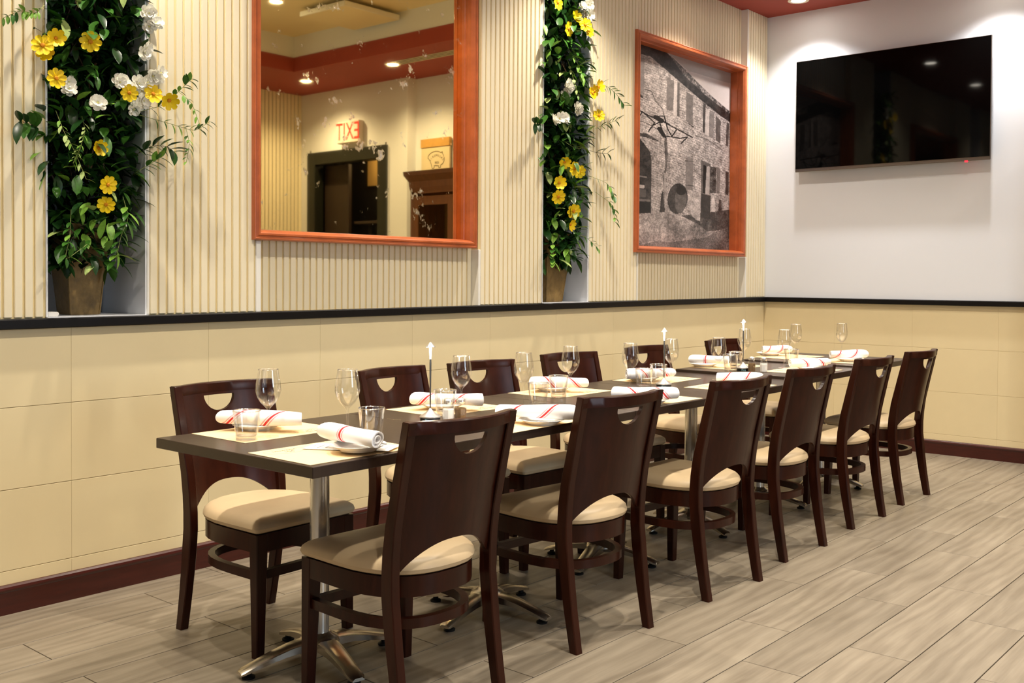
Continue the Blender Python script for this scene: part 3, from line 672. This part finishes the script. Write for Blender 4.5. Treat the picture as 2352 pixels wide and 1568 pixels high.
for (x, y, a), lab in list(zip(front, fl_lab)) + list(zip(back, bk_lab)):
    rz = (PI/2 if x > 1.2 else -PI/2) - math.radians(a)
    if first: chair.location = (x, y, 0); chair.rotation_euler = (0, 0, rz); chair['label'] = lab; first = False
    else: dup(chair, (x, y, 0), rz, lab)

# ------------------------------------------------------------------ six square tables pushed together
TX, TY0, TP = 1.370, 1.625, .7535
ROW = -.020
bases = [(1.235, 2.055, -13), (1.315, 2.765, 8), (1.22, 3.60, 13), (1.20, 4.38, -18), (1.20, 5.10, 8), (1.22, 5.85, 0)]
TZ = [.750, .750, .750, .750, .765, .774]
tl = ['dark brown square table nearest the camera on a chrome pedestal', 'dark brown square table second from the near end', 'dark brown square table third from the near end', 'dark brown square table fourth from the near end', 'dark brown square table, slightly higher, second from the far end', 'dark brown square table at the far end by the television wall']
def tx(y): return TX + ROW*(y-2.0)
for i in range(6):
    ya = TY0+i*TP; yc = ya+TP/2; z = TZ[i]; bx, by, ba = bases[i]
    t = thing('square_table', tl[i], 'table', (tx(yc), yc, 0), -ROW, 'square tables pushed into one long row')
    MB().cbox(-.373, .373, -TP/2+.001, TP/2-.001, z-.031, z, .0025, 2).build('table_top', 'table_top', t)
    rel = Matrix.Rotation(ROW, 3, 'Z') @ Vector((bx-tx(yc), by-yc, 0))
    ox, oy = rel.x, rel.y
    MB().lathe([(0, .075), (.031, .075), (.031, z-.045), (.05, z-.042), (.05, z-.034), (0, z-.034)], 28, cx=ox, cy=oy).build('pedestal_column', 'chrome', t)
    MB().cbox(ox-.16, ox+.16, oy-.16, oy+.16, z-.037, z-.031, .002).build('mounting_plate', 'rubber', t)
    MB().lathe([(0, .098), (.034, .098), (.042, .090), (.060, .080), (.066, .066), (.060, .052), (.0, .052)], 24, cx=ox, cy=oy).build('base_hub', 'cast_metal', t)
    for q in range(4):
        a = math.radians(ba+90*q); ca, sa = math.cos(a), math.sin(a); rg = []
        for r, zz_, hw, th in ((.03, .082, .036, .030), (.07, .080, .034, .030), (.11, .074, .031, .026), (.16, .062, .028, .022), (.21, .047, .026, .018), (.255, .033, .025, .014), (.268, .026, .020, .010)):
            loc = [(r, -hw, zz_-th), (r, hw, zz_-th), (r, hw, zz_-.006), (r, hw*.6, zz_), (r, -hw*.6, zz_), (r, -hw, zz_-.006)]
            rg.append([(ox+x*ca-y*sa, oy+x*sa+y*ca, h) for x, y, h in loc])
        arm = MB().loft(rg, True).build('base_arm', 'cast_metal', t)
        MB().lathe([(0, 0), (.020, 0), (.021, .006), (.014, .010), (.010, .011), (.010, .026), (0, .026)], 14, cx=ox+.238*ca, cy=oy+.238*sa).build('glide', 'rubber', arm)

# ------------------------------------------------------------------ place settings
def ztop(y):
    i = min(5, max(0, int((y-TY0)/TP))); return TZ[i]
mats_back = [(1.15, 1.925, 1), (1.16, 2.715, -2), (1.115, 3.44, 1), (1.115, 4.20, 2), (1.075, 4.97, 0), (1.05, 5.76, -2)]
mats_front = [(1.585, 1.835, 0), (1.60, 2.60, 2), (1.555, 3.47, -1), (1.545, 4.165, 2), (1.50, 5.01, 1), (1.45, 5.72, 0)]
mat_me = MB().box(-.14, .14, -.19, .19, 0, .0009).mesh('placemat', 'kraft_paper')
LOGO = [(.105, .0), (.10, .02), (.085, .028), (.055, .03), (.03, .04), (-.02, .042), (-.05, .034), (-.085, .030), (-.102, .02), (-.108, 0), (-.10, -.02), (-.085, -.026), (-.06, -.028), (-.03, -.04), (.03, -.042), (.06, -.03), (.085, -.026), (.10, -.02)]
logo_parts = None
def logo_meshes():
    lm = MB(); p = [(a*.62, b*.9, 0) for a, b in LOGO]; lm.tube(p+[p[0]], .0009, 4)
    return lm.mesh('logo_outline', 'ink'), text_mesh('SALUMERIA', .0155, 'ink', .0001), text_mesh('104', .022, 'ink', .0001)
LM = logo_meshes()
def placemat(x, y, rz, side, i):
    z = ztop(y)
    e = tag(link('placemat', mat_me, None, (x, y, z+.0004), (0, 0, math.radians(rz))), 'kraft paper placemat at the %s place from the near end, %s' % (ORD[i], side), 'placemat', 'printed kraft placemats')
    sgn = 1 if side == 'wall side' else -1
    for me, dy, nm in ((LM[0], 0, 'logo_outline'), (LM[1], .010, 'lettering'), (LM[2], -.014, 'lettering')):
        # reads from the diner's seat
        link(nm, me, e, (sgn*.088 + sgn*dy, sgn*.10, .0003 if nm == 'logo_outline' else .0010), (0, 0, PI/2 if sgn < 0 else -PI/2))
    return e
SIDE = {'b': 'wall side', 'f': 'open side'}
for i, (x, y, a) in enumerate(mats_back): placemat(x, y, a, SIDE['b'], i)
for i, (x, y, a) in enumerate(mats_front): placemat(x, y, a, SIDE['f'], i)

plate_me = MB().lathe([(0, .006), (.048, .006), (.056, .008), (.074, .017), (.079, .0185), (.080, .017), (.074, .0145), (.052, .003), (.05, 0), (.044, 0), (.043, .002), (0, .002)], 40).mesh('side_plate', 'porcelain')
# rolled napkins: centre, direction angle (deg, from +x towards +y), lift, length, material
nap_b = [(1.135, 1.905, 31, .265, 'napkin_a'), (1.205, 2.665, 33, .255, 'napkin_a'), (1.12, 3.42, 42, .235, 'napkin_b'), (1.155, 4.065, 66, .25, 'napkin_b'), (1.035, 4.835, 20, .20, 'napkin_c'), (.965, 5.74, 62, .19, 'napkin_a')]
nap_f = [(1.655, 1.842, -4, .235, 'napkin_c'), (1.675, 2.62, 31, .255, 'napkin_a'), (1.62, 3.345, 38, .245, 'napkin_b'), (1.575, 4.18, 44, .20, 'napkin_a'), (1.52, 5.03, 64, .24, 'napkin_b'), (1.465, 5.66, 60, .235, 'napkin_a')]
def napkin_mesh(L, mname, seed):
    rnd = random.Random(seed); n, k = 20, 14; v = []; f = []; uv = []
    ph1, ph2 = rnd.uniform(0, 6), rnd.uniform(0, 6)
    for i in range(k+1):
        t = i/k; x = (t-.5)*L
        rr = .0262*(1+.10*math.sin(t*5+ph1)) * (.94 if i in (0, k) else 1)
        for j in range(n):
            a = 2*PI*j/n
            r = rr*(1+.05*math.sin(2*a+ph2+t*3)); yy = r*math.cos(a)*1.18; zz_ = r*math.sin(a)*.86
            skew = .012*math.cos(a)*(1 if i == 0 else (-1 if i == k else 0))
            v.append((x+skew, yy, zz_+.0235)); uv.append((t, (j/n)))
    for i in range(k):
        for j in range(n):
            q = (j+1) % n; f.append((i*n+j, i*n+q, (i+1)*n+q, (i+1)*n+j))
    # spiral ends: nested rings pushed inwards
    for end, base in ((0, 0), (1, k*n)):
        prev = [base+j for j in range(n)]; sgn = 1 if end == 0 else -1; c0 = [v[q] for q in prev]; cx = sum(p[0] for p in c0)/n
        cy = sum(p[1] for p in c0)/n; cz = sum(p[2] for p in c0)/n
        for s, d in ((.80, .0), (.74, .010), (.58, .010), (.52, .0), (.40, .0), (.34, .012), (.12, .012)):
            ring = []
            for p in c0: ring.append(len(v)); v.append((cx+(p[0]-cx)*s+sgn*d, cy+(p[1]-cy)*s, cz+(p[2]-cz)*s)); uv.append((0 if end == 0 else .999, .5))
            for j in range(n): q = (j+1) % n; f.append((prev[j], prev[q], ring[q], ring[j]))
            prev = ring
        f.append(tuple(prev))
    m = MB(); m.add(v, f, True); me = m.mesh('napkin', mname)
    l = me.uv_layers.new(name='UVMap')
    for p in me.polygons:
        us = [uv[me.loops[li].vertex_index] for li in p.loop_indices]; wrap = max(u[1] for u in us)-min(u[1] for u in us) > .5
        for li, u in zip(p.loop_indices, us): l.data[li].uv = (u[0], u[1]+(1 if wrap and u[1] < .5 else 0))
    return me
def setting(lst, side):
    for i, (x, y, a, L, mn) in enumerate(lst):
        z = ztop(y)+.0013
        lift = .0003 + (.0062 if side == 'f' and i == 0 else 0); px, py = (x-.062, y+.008) if side == 'b' else (x, y)
        tag(link('side_plate', plate_me, None, (px+.012, py+.012, z+lift)), 'white side plate under the napkin at the %s place, %s' % (ORD[i], SIDE[side]), 'plate', 'white side plates')
        n = thing('rolled_napkin', 'rolled white napkin with red stripes at the %s place, %s' % (ORD[i], SIDE[side]), 'napkin', (x, y, z+.0190+lift), math.radians(a), 'rolled striped napkins')
        link('napkin_roll', napkin_mesh(L, mn, i*7+(3 if side == 'f' else 0)), n)
        if i in (0, 1, 3):
            fl_ = MB(); rg = []
            for q in range(9):
                t = q/8; xx = -L*.42+L*.84*t; rg.append([(xx, .018+.004*math.sin(q), .002+.001*q % 2), (xx, .044, .002), (xx, .044, .006), (xx, .018, .012)])
            fl_.loft(rg, True); fo = fl_.build('loose_fold', 'white_paper', n)
setting(nap_b, 'b'); setting(nap_f, 'f')
def sheet(x, y, rz, lab):
    e = thing('menu_sheet', lab, 'menu', (x, y, ztop(y)+.0016), math.radians(rz))
    m = MB(); rg = []
    for q in range(9):
        t = q/8; rg.append([(-.05, -.13+.26*t, .0015+.004*t*t), (.05, -.13+.26*t, .0015+.004*t*t), (.05, -.13+.26*t, .0019+.004*t*t), (-.05, -.13+.26*t, .0019+.004*t*t)])
    m.loft(rg).build('paper', 'white_paper', e)
    l = MB()
    for q in range(11):
        yy = -.115+q*.022; zq = .0021+.004*((yy+.13)/.26)**2; w_ = .012+.025*((q*37) % 10)/10
        l.box(-w_, w_, yy, yy+.0012, zq, zq+.0004)
    l.build('print_lines', 'ink', e)
sheet(1.60, 1.885, -62, 'printed white menu sheet beneath the plate nearest the camera')
sheet(1.555, 2.435, -32, 'printed white menu sheet beside the second open-side plate')

# glassware
wg = [(.033, 0), (.0335, .0012), (.020, .0028), (.008, .006), (.0042, .014), (.0036, .04), (.0036, .075), (.0046, .086), (.012, .094), (.024, .106), (.034, .123), (.0385, .142), (.0375, .162), (.0335, .185), (.0305, .207),
      (.0297, .207), (.0325, .185), (.0364, .162), (.0374, .142), (.0330, .1245), (.0232, .1080), (.012, .0975), (.0, .0945)]
wine_me = MB().lathe([(0, 0)]+wg, 36).mesh('wine_glass', 'glass')
tg = [(0, 0), (.030, 0), (.033, .003), (.0335, .02), (.0365, .045), (.0415, .089), (.0395, .089), (.0345, .045), (.0315, .022), (.028, .014), (0, .012)]
tumb_me = MB().lathe(tg, 36).mesh('tumbler', 'thick_wall_glass')
tbase_me = MB().lathe([(0, .001), (.029, .001), (.0322, .004), (.0325, .016), (.029, .013), (0, .0115)], 36).mesh('glass_base', 'thick_wall_glass')
trim_me = MB().lathe([(.0394, .0885), (.0405, .0905), (.0416, .0885), (.0405, .087)], 36, close=True).mesh('rim', 'bright_glass')
wrim_me = MB().lathe([(.0294, .2066), (.0301, .2078), (.0308, .2066), (.0301, .2056)], 36, close=True).mesh('rim', 'bright_glass')
wines = {'b': [(1.245, 1.852), (1.282, 2.655), (1.235, 3.357), (1.245, 4.12), (1.147, 5.016), (1.165, 5.609)], 'f': [(1.425, 2.012), (1.345, 2.930), (1.302, 3.699), (1.346, 4.393), (1.347, 5.097), (1.311, 5.936)]}
tumbs = {'b': [(1.252, 1.771), (1.283, 2.572), (1.239, 3.273), (1.224, 4.043), (1.170, 4.886)], 'f': [(1.478, 2.063), (1.365, 2.993), (1.306, 3.802), (1.249, 4.684), (1.29, 5.301)]}
def on_mat(x, y): return .0016
for s in 'bf':
    for i, (x, y) in enumerate(wines[s]):
        wgo = link('wine_glass', wine_me, None, (x, y, ztop(y)+on_mat(x, y))); link('rim', wrim_me, wgo)
        tag(wgo, 'empty wine glass at the %s place from the near end, %s' % (ORD[i], SIDE[s]), 'wine glass', 'empty wine glasses')
    for i, (x, y) in enumerate(tumbs[s]):
        tm = link('tumbler', tumb_me, None, (x, y, ztop(y)+on_mat(x, y))); link('glass_base', tbase_me, tm); link('rim', trim_me, tm)
        tag(tm, 'clear water tumbler at the %s place from the near end, %s' % (ORD[i], SIDE[s]), 'tumbler', 'clear water tumblers')

# cordless table lamps
pina = text_mesh('Pina', .014, 'lamp_print', .0002)
def table_lamp(x, y, lab):
    e = thing('table_lamp', lab, 'lamp', (x, y, ztop(y)+.0003), 0, 'slim cordless table lamps')
    b = MB().lathe([(0, 0), (.034, 0), (.0345, .002), (.0345, .012), (.034, .014), (0, .014)], 36).build('charging_base', 'lamp_black', e)
    link('lettering', pina, b, (.020, -.0290, .0072), (PI/2, 0, math.radians(35)))
    MB().lathe([(0, .014), (.036, .014), (.037, .016), (.036, .019), (.018, .030), (.006, .041), (.003, .046), (0, .046)], 36).build('weighted_cone', 'lamp_metal', e)
    MB().lathe([(0, .040), (.0022, .040), (.0030, .12), (.0036, .20), (.0020, .228), (0, .228)], 14).build('stem', 'lamp_stem', e)
    MB().lathe([(0, .206), (.0024, .206), (.0046, .25), (.0055, .257), (0, .257)], 16).build('light_guide', 'lamp_glow', e)
    MB().lathe([(.0, .262), (.0165, .2545), (.017, .256), (.003, .272), (0, .2735)], 28).build('lamp_shade', 'lamp_metal', e)
    l = bpy.data.lights.new('lamp_light', 'POINT'); l.energy = .35; l.color = (1, .9, .75); l.shadow_soft_size = .006
    o = bpy.data.objects.new('lamp_light', l); COL.objects.link(o); o.parent = e; o.location = (0, -.014, .247)
table_lamp(1.360, 2.425, 'slim silver table lamp nearest the camera, beside salt and pepper')
table_lamp(1.345, 3.905, 'slim silver table lamp behind the tumblers in mid table')
table_lamp(1.272, 4.775, 'slim silver table lamp farthest from the camera')

def shaker(x, y, fill, lab):
    e = thing('shaker', lab, 'shaker', (x, y, ztop(y)+.0003), .4, 'glass salt and pepper shakers'); e.scale = (1.12, 1.12, 1.08)
    def ring(r, z, n=8): return [(r*math.cos(PI/8+2*PI*j/n), r*math.sin(PI/8+2*PI*j/n), z) for j in range(n)]
    MB().loft([ring(.0185, 0), ring(.019, .003), ring(.0195, .040), ring(.0155, .052), ring(.0125, .056), ring(.0125, .060)]).build('glass_body', 'glass', e)
    MB().loft([ring(.0165, .003), ring(.0175, .038), ring(.0165, .041)]).build('contents', fill, e)
    MB().lathe([(0, .074), (.006, .0735), (.012, .071), (.0145, .067), (.0145, .058), (.0135, .056), (0, .056)], 24).build('screw_cap', 'shaker_cap', e)
shaker(1.408, 2.464, 'salt', 'glass salt shaker with metal cap beside the nearest lamp')
shaker(1.424, 2.508, 'pepper', 'glass pepper shaker with metal cap behind the nearest salt shaker')
shaker(1.330, 4.762, 'pepper', 'glass pepper shaker with metal cap beside the farthest lamp')
shaker(1.384, 4.790, 'salt', 'glass salt shaker with metal cap beside the farthest pepper shaker')

# ------------------------------------------------------------------ flower arrangements in the niches
def leaf_mesh(name, m, L=1., Wd=.5, fold=.12, curl=.18, pts=5):
    v = []; f = []; n = pts
    for i in range(n+1):
        t = i/n; w_ = Wd/2*math.sin(PI*min(1, t*.93+.04))**.8*(1-.25*t); y = L*t; z = -curl*L*t*t
        if i == n: w_ = .004
        v += [(-w_, y, z+fold*w_), (0, y, z), (w_, y, z+fold*w_)]
    for i in range(n):
        a = i*3; f += [(a, a+1, a+4, a+3), (a+1, a+2, a+5, a+4)]
    mb = MB(); mb.add(v, f, True); return mb
LEAVES = [leaf_mesh('leaf', m, 1, w_, .25, c).mesh('leaf', m) for m in ('leaf_dark', 'leaf_mid', 'leaf_light', 'leaf_pale') for w_, c in ((.56, .16), (.44, .30))]
def flower_mesh(n, L, Wd, lift, layers=1, m='petal_yellow'):
    mb = MB()
    for ly in range(layers):
        for i in range(n):
            a = 2*PI*(i+.5*ly)/n; lf = lift+.35*ly; s = 1-.22*ly
            pv = []
            for t, w_ in ((.08, .18), (.35, .62), (.65, 1), (.88, .92), (1.0, .35)):
                r = L*s*t; z = lf*r*(.6+.4*t) + ly*.004
                for q in (-1, 0, 1): pv.append((r*math.cos(a)-q*Wd*s/2*w_*math.sin(a), r*math.sin(a)+q*Wd*s/2*w_*math.cos(a), z-(.003 if q == 0 else 0)))
            ff = []
            for k_ in range(4):
                b = k_*3; ff += [(b, b+1, b+4, b+3), (b+1, b+2, b+5, b+4)]
            mb.add(pv, ff, True)
    return mb.mesh('petals', m)
YEL = flower_mesh(8, .036, .021, .10); YEL2 = flower_mesh(7, .034, .022, .55)
WHI = flower_mesh(6, .036, .026, .25, 3, 'petal_white'); WHI2 = flower_mesh(5, .030, .022, .5, 2, 'petal_white')
core_y = MB().lathe([(0, .006), (.005, .005), (.0075, .001), (.007, -.002), (0, -.003)], 12).mesh('flower_center', 'petal_core')
core_w = MB().lathe([(0, .012), (.003, .010), (.004, .004), (0, .002)], 8).mesh('flower_center', 'white_core')
def aim(d, roll=0):
    d = Vector(d).normalized(); return (d.to_track_quat('Z', 'Y') @ Euler((0, 0, roll)).to_quaternion()).to_euler()
def arrangement(lab, yc, zb, sc, ytop, ztop_, yl, wl_, sprigs, nleaf, seed, potw):
    rnd = random.Random(seed); half = .205
    e = thing('flower_arrangement', lab, 'flower arrangement', (0, 0, 0), 0, 'tall artificial flower arrangements in the wall niches')
    pb, pt, ph_, px, py = potw
    hs = [(0, pb), (.01, pb+.002), (ph_*.92, pt*.5*2*.98/1), (ph_, pt), (ph_, pt-.03), (ph_-.06, pt-.035)]
    rg = [[(px+sx*w_/2, py+sy*w_/2, zb+h) for sx, sy in ((-1, -1), (1, -1), (1, 1), (-1, 1))] for h, w_ in hs]
    MB().loft(rg).build('pot', 'pot', e)
    rim = MB(); 
    for sx in (-1, 1):
        rim.tube([(px+pb/2, py+sx*pb/2, zb+.003), (px+pt/2, py+sx*pt/2, zb+ph_)], .004, 6)
    rim.build('pot_ribs', 'pot', e)
    st = MB()
    for i in range(16):
        a = rnd.uniform(0, 2*PI); r = rnd.uniform(0, pt*.3); p0 = Vector((px+r*math.cos(a), py+r*math.sin(a), zb+ph_-.06))
        p = [p0]
        for q in range(1, 7): p.append(Vector((px+rnd.uniform(-.08, .12), yc+rnd.uniform(-.12, .12), zb+ph_+(ztop_-zb-ph_)*q/6*rnd.uniform(.7, 1))))
        st.tube(p, .004, 5)
    st.build('stems', 'stem_brown', e)
    zlo = zb+ph_-.17
    def env(z):
        t = (z-zlo)/(ztop_-zlo); return half*min(1, .55+1.6*t)
    bulk = MB()
    def put(mb, src, loc, rot, s):
        R_ = rot.to_matrix()
        mb.add([Vector(loc)+R_ @ (Vector(p)*s) for p in src.v], src.f, True)
    srcs = [leaf_mesh('l', '', 1, .62, .25, .16, 4), leaf_mesh('l', '', 1, .5, .25, .3, 4)]
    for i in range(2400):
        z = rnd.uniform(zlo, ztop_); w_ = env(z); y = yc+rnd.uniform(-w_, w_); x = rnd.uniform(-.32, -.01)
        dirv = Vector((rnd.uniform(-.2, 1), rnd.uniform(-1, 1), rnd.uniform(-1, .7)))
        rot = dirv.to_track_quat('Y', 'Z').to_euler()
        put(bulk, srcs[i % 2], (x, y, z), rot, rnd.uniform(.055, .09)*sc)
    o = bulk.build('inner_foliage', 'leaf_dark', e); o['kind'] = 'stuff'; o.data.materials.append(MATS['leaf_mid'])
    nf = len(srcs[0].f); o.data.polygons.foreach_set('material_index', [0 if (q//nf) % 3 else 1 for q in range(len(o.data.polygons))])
    wts = [.24, .18, .20, .17, .09, .07, .03, .02] if seed == 5 else [.16, .13, .20, .19, .13, .11, .05, .03]
    for i in range(nleaf):
        z = zlo+(ztop_-zlo)*((i+rnd.random())/nleaf); w_ = env(z); u = rnd.uniform(-1, 1); y = yc+u*w_*1.02; x = -.02+.10*(1-u*u)*rnd.uniform(.2, 1)
        if abs(u) > .8: x = rnd.uniform(-.06, .03)
        dirv = Vector((rnd.uniform(.05, .8), u*.8+rnd.uniform(-.8, .8), rnd.uniform(-1, .6)))
        up = Vector((1, rnd.uniform(-.5, .5), rnd.uniform(-.1, .9)))
        q = dirv.to_track_quat('Y', 'Z')
        k_ = rnd.choices(range(8), wts)[0]
        link('leaf', LEAVES[k_], e, (x, y, z), q.to_euler(), rnd.uniform(.055, .085)*sc)
    for i, (y, z) in enumerate(yl):
        big = i % 3 != 1
        f = link('yellow_flower', YEL if big else YEL2, e, (.075+rnd.uniform(-.015, .02), y, z), aim((1, rnd.uniform(-.75, .2), rnd.uniform(-.45, .35)), rnd.uniform(0, 6)), sc*rnd.uniform(.92, 1.12))
        link('flower_center', core_y, f)
    for i, (y, z) in enumerate(wl_):
        for q in range(2):
            f = link('white_flower', WHI if (i+q) % 2 else WHI2, e, (.07+rnd.uniform(-.02, .02), y+rnd.uniform(-.018, .018), z+rnd.uniform(-.02, .02)), aim((1, rnd.uniform(-.7, .5), rnd.uniform(-.4, .5)), rnd.uniform(0, 6)), sc*rnd.uniform(.85, 1.05))
            link('flower_center', core_w, f)
    for si, (pts, kind, size) in enumerate(sprigs):
        p3 = []; n = len(pts)
        for j, (y, z) in enumerate(pts):
            p3.append(Vector((.03+.07*min(1, j/1.5) - (.02 if kind == 'dark' else 0), y, z)))
        fine = []
        for j in range(n-1):
            for q in range(4): fine.append(p3[j].lerp(p3[j+1], q/4))
        fine.append(p3[-1])
        fine = [fine[0]]+[(fine[j-1]+fine[j]*2+fine[j+1])/4 for j in range(1, len(fine)-1)]+[fine[-1]]
        vn = MB().tube(fine, .0011*sc, 5).build('trailing_stem', 'stem_green' if kind != 'dark' else 'stem_brown', e)
        for j in range(2, len(fine), 2 if kind == 'dark' else 1):
            for s_ in ((-1, 1) if j % 2 or kind == 'dark' else (rnd.choice((-1, 1)),)):
                t = (fine[min(j+1, len(fine)-1)]-fine[j-1]).normalized()
                side = Vector((rnd.uniform(.0, .5), -t.z*s_, t.y*s_)); d = (t*.7+side+Vector((.2, 0, rnd.uniform(-.4, .1)))).normalized()
                k_ = {'pale': rnd.choice((5, 6, 7)), 'light': rnd.choice((3, 4, 5, 5)), 'mid': rnd.choice((2, 3, 3, 4)), 'dark': rnd.choice((0, 0, 1, 2))}[kind]
                link('leaf', LEAVES[k_], vn, fine[j], d.to_track_quat('Y', 'Z').to_euler(), size*1.35*rnd.uniform(.75, 1.15))
    return e
Y1 = [(1.696, 2.081), (1.744, 2.116), (1.871, 2.125), (1.748, 1.97), (1.902, 1.729), (2.02, 1.953), (2.12, 1.964), (2.189, 1.948), (1.936, 1.59), (1.927, 1.514), (1.715, 2.06)]
W1 = [(2.102, 2.283), (2.133, 2.234), (2.098, 2.141), (2.083, 2.014), (2.167, 2.056), (1.994, 2.0), (1.896, 1.914), (2.078, 1.944), (2.052, 1.91), (1.808, 1.95), (2.13, 2.03)]
Y2 = [(4.691, 2.876), (4.855, 2.816), (4.977, 2.766), (4.796, 2.742), (5.079, 2.436), (5.004, 2.385), (5.104, 2.264), (4.764, 1.942), (4.836, 1.907), (4.909, 1.898), (4.703, 1.813), (4.692, 1.729), (4.831, 1.652), (4.806, 1.569), (4.93, 2.79), (5.03, 2.40)]
W2 = [(4.953, 2.907), (4.975, 2.867), (4.775, 2.398), (4.853, 2.266), (4.671, 2.19), (4.749, 2.185), (4.79, 2.37)]
SP1 = [([(2.081, 1.891), (2.183, 1.931), (2.246, 2.01), (2.283, 2.047)], 'mid', .03), ([(2.09, 1.884), (2.212, 1.856), (2.299, 1.836), (2.365, 1.884)], 'mid', .03), ([(2.299, 1.858), (2.289, 1.785), (2.26, 1.708)], 'light', .026), ([(2.09, 1.726), (2.14, 1.766), (2.189, 1.764), (2.216, 1.746)], 'dark', .045), ([(2.081, 1.652), (2.118, 1.689), (2.159, 1.723)], 'mid', .04), ([(1.713, 1.784), (1.67, 1.791), (1.618, 1.794)], 'dark', .062), ([(1.766, 1.858), (1.773, 1.778), (1.798, 1.716), (1.847, 1.604)], 'pale', .024), ([(1.864, 1.851), (1.855, 1.788), (1.822, 1.711), (1.797, 1.66)], 'pale', .022), ([(1.727, 2.242), (1.672, 2.191), (1.611, 2.187), (1.552, 2.148)], 'light', .026), ([(2.027, 1.554), (2.027, 1.469), (1.983, 1.399), (1.96, 1.298)], 'mid', .045), ([(1.822, 1.491), (1.797, 1.392), (1.764, 1.294), (1.85, 1.36)], 'mid', .035), ([(2.25, 2.011), (2.299, 1.956), (2.329, 1.843)], 'light', .024)]
SP2 = [([(5.021, 2.452), (5.156, 2.459), (5.236, 2.416), (5.332, 2.352)], 'mid', .04), ([(5.038, 2.16), (5.16, 2.215), (5.266, 2.255)], 'mid', .035), ([(5.028, 1.891), (5.188, 1.849), (5.226, 1.764)], 'mid', .035), ([(5.12, 1.79), (5.246, 1.716), (5.238, 1.605)], 'mid', .033), ([(4.879, 1.535), (4.989, 1.492), (5.065, 1.429)], 'mid', .03), ([(4.60, 2.15), (4.543, 2.145), (4.472, 2.136)], 'dark', .045), ([(4.824, 2.578), (4.817, 2.473), (4.848, 2.347)], 'pale', .03), ([(4.70, 1.50), (4.651, 1.385), (4.62, 1.333)], 'mid', .05), ([(4.916, 2.066), (5.094, 2.031), (5.176, 2.034)], 'dark', .05), ([(4.80, 2.66), (4.86, 2.56), (4.90, 2.46)], 'light', .04), ([(4.78, 2.08), (4.86, 2.03), (4.95, 2.04)], 'light', .03)]
arrangement('tall spray of yellow and white flowers in the niche left of the mirror', 1.93, zr(1.9)+.004, 1.0, 1.93, 2.75, Y1, W1, SP1, 290, 5, (.115, .175, .36, -.17, 1.945))
arrangement('tall spray of yellow and white flowers in the niche right of the mirror', 4.85, zr(4.85)+.004, 1.18, 4.85, 3.1, Y2, W2, SP2, 290, 9, (.15, .24, .42, -.16, 4.86))
# small white cable box on the niche sill
cbx = thing('cable_box', 'small white plastic box on the sill of the left niche', 'box', (-.02, 1.772, zr(1.77)+.004))
MB().cbox(-.03, .02, -.022, .016, 0, .018, .002).build('box_body', 'white_plastic', cbx)
MB().cbox(-.02, .012, .016, .022, .004, .014, .001).build('clip', 'white_plastic', cbx)
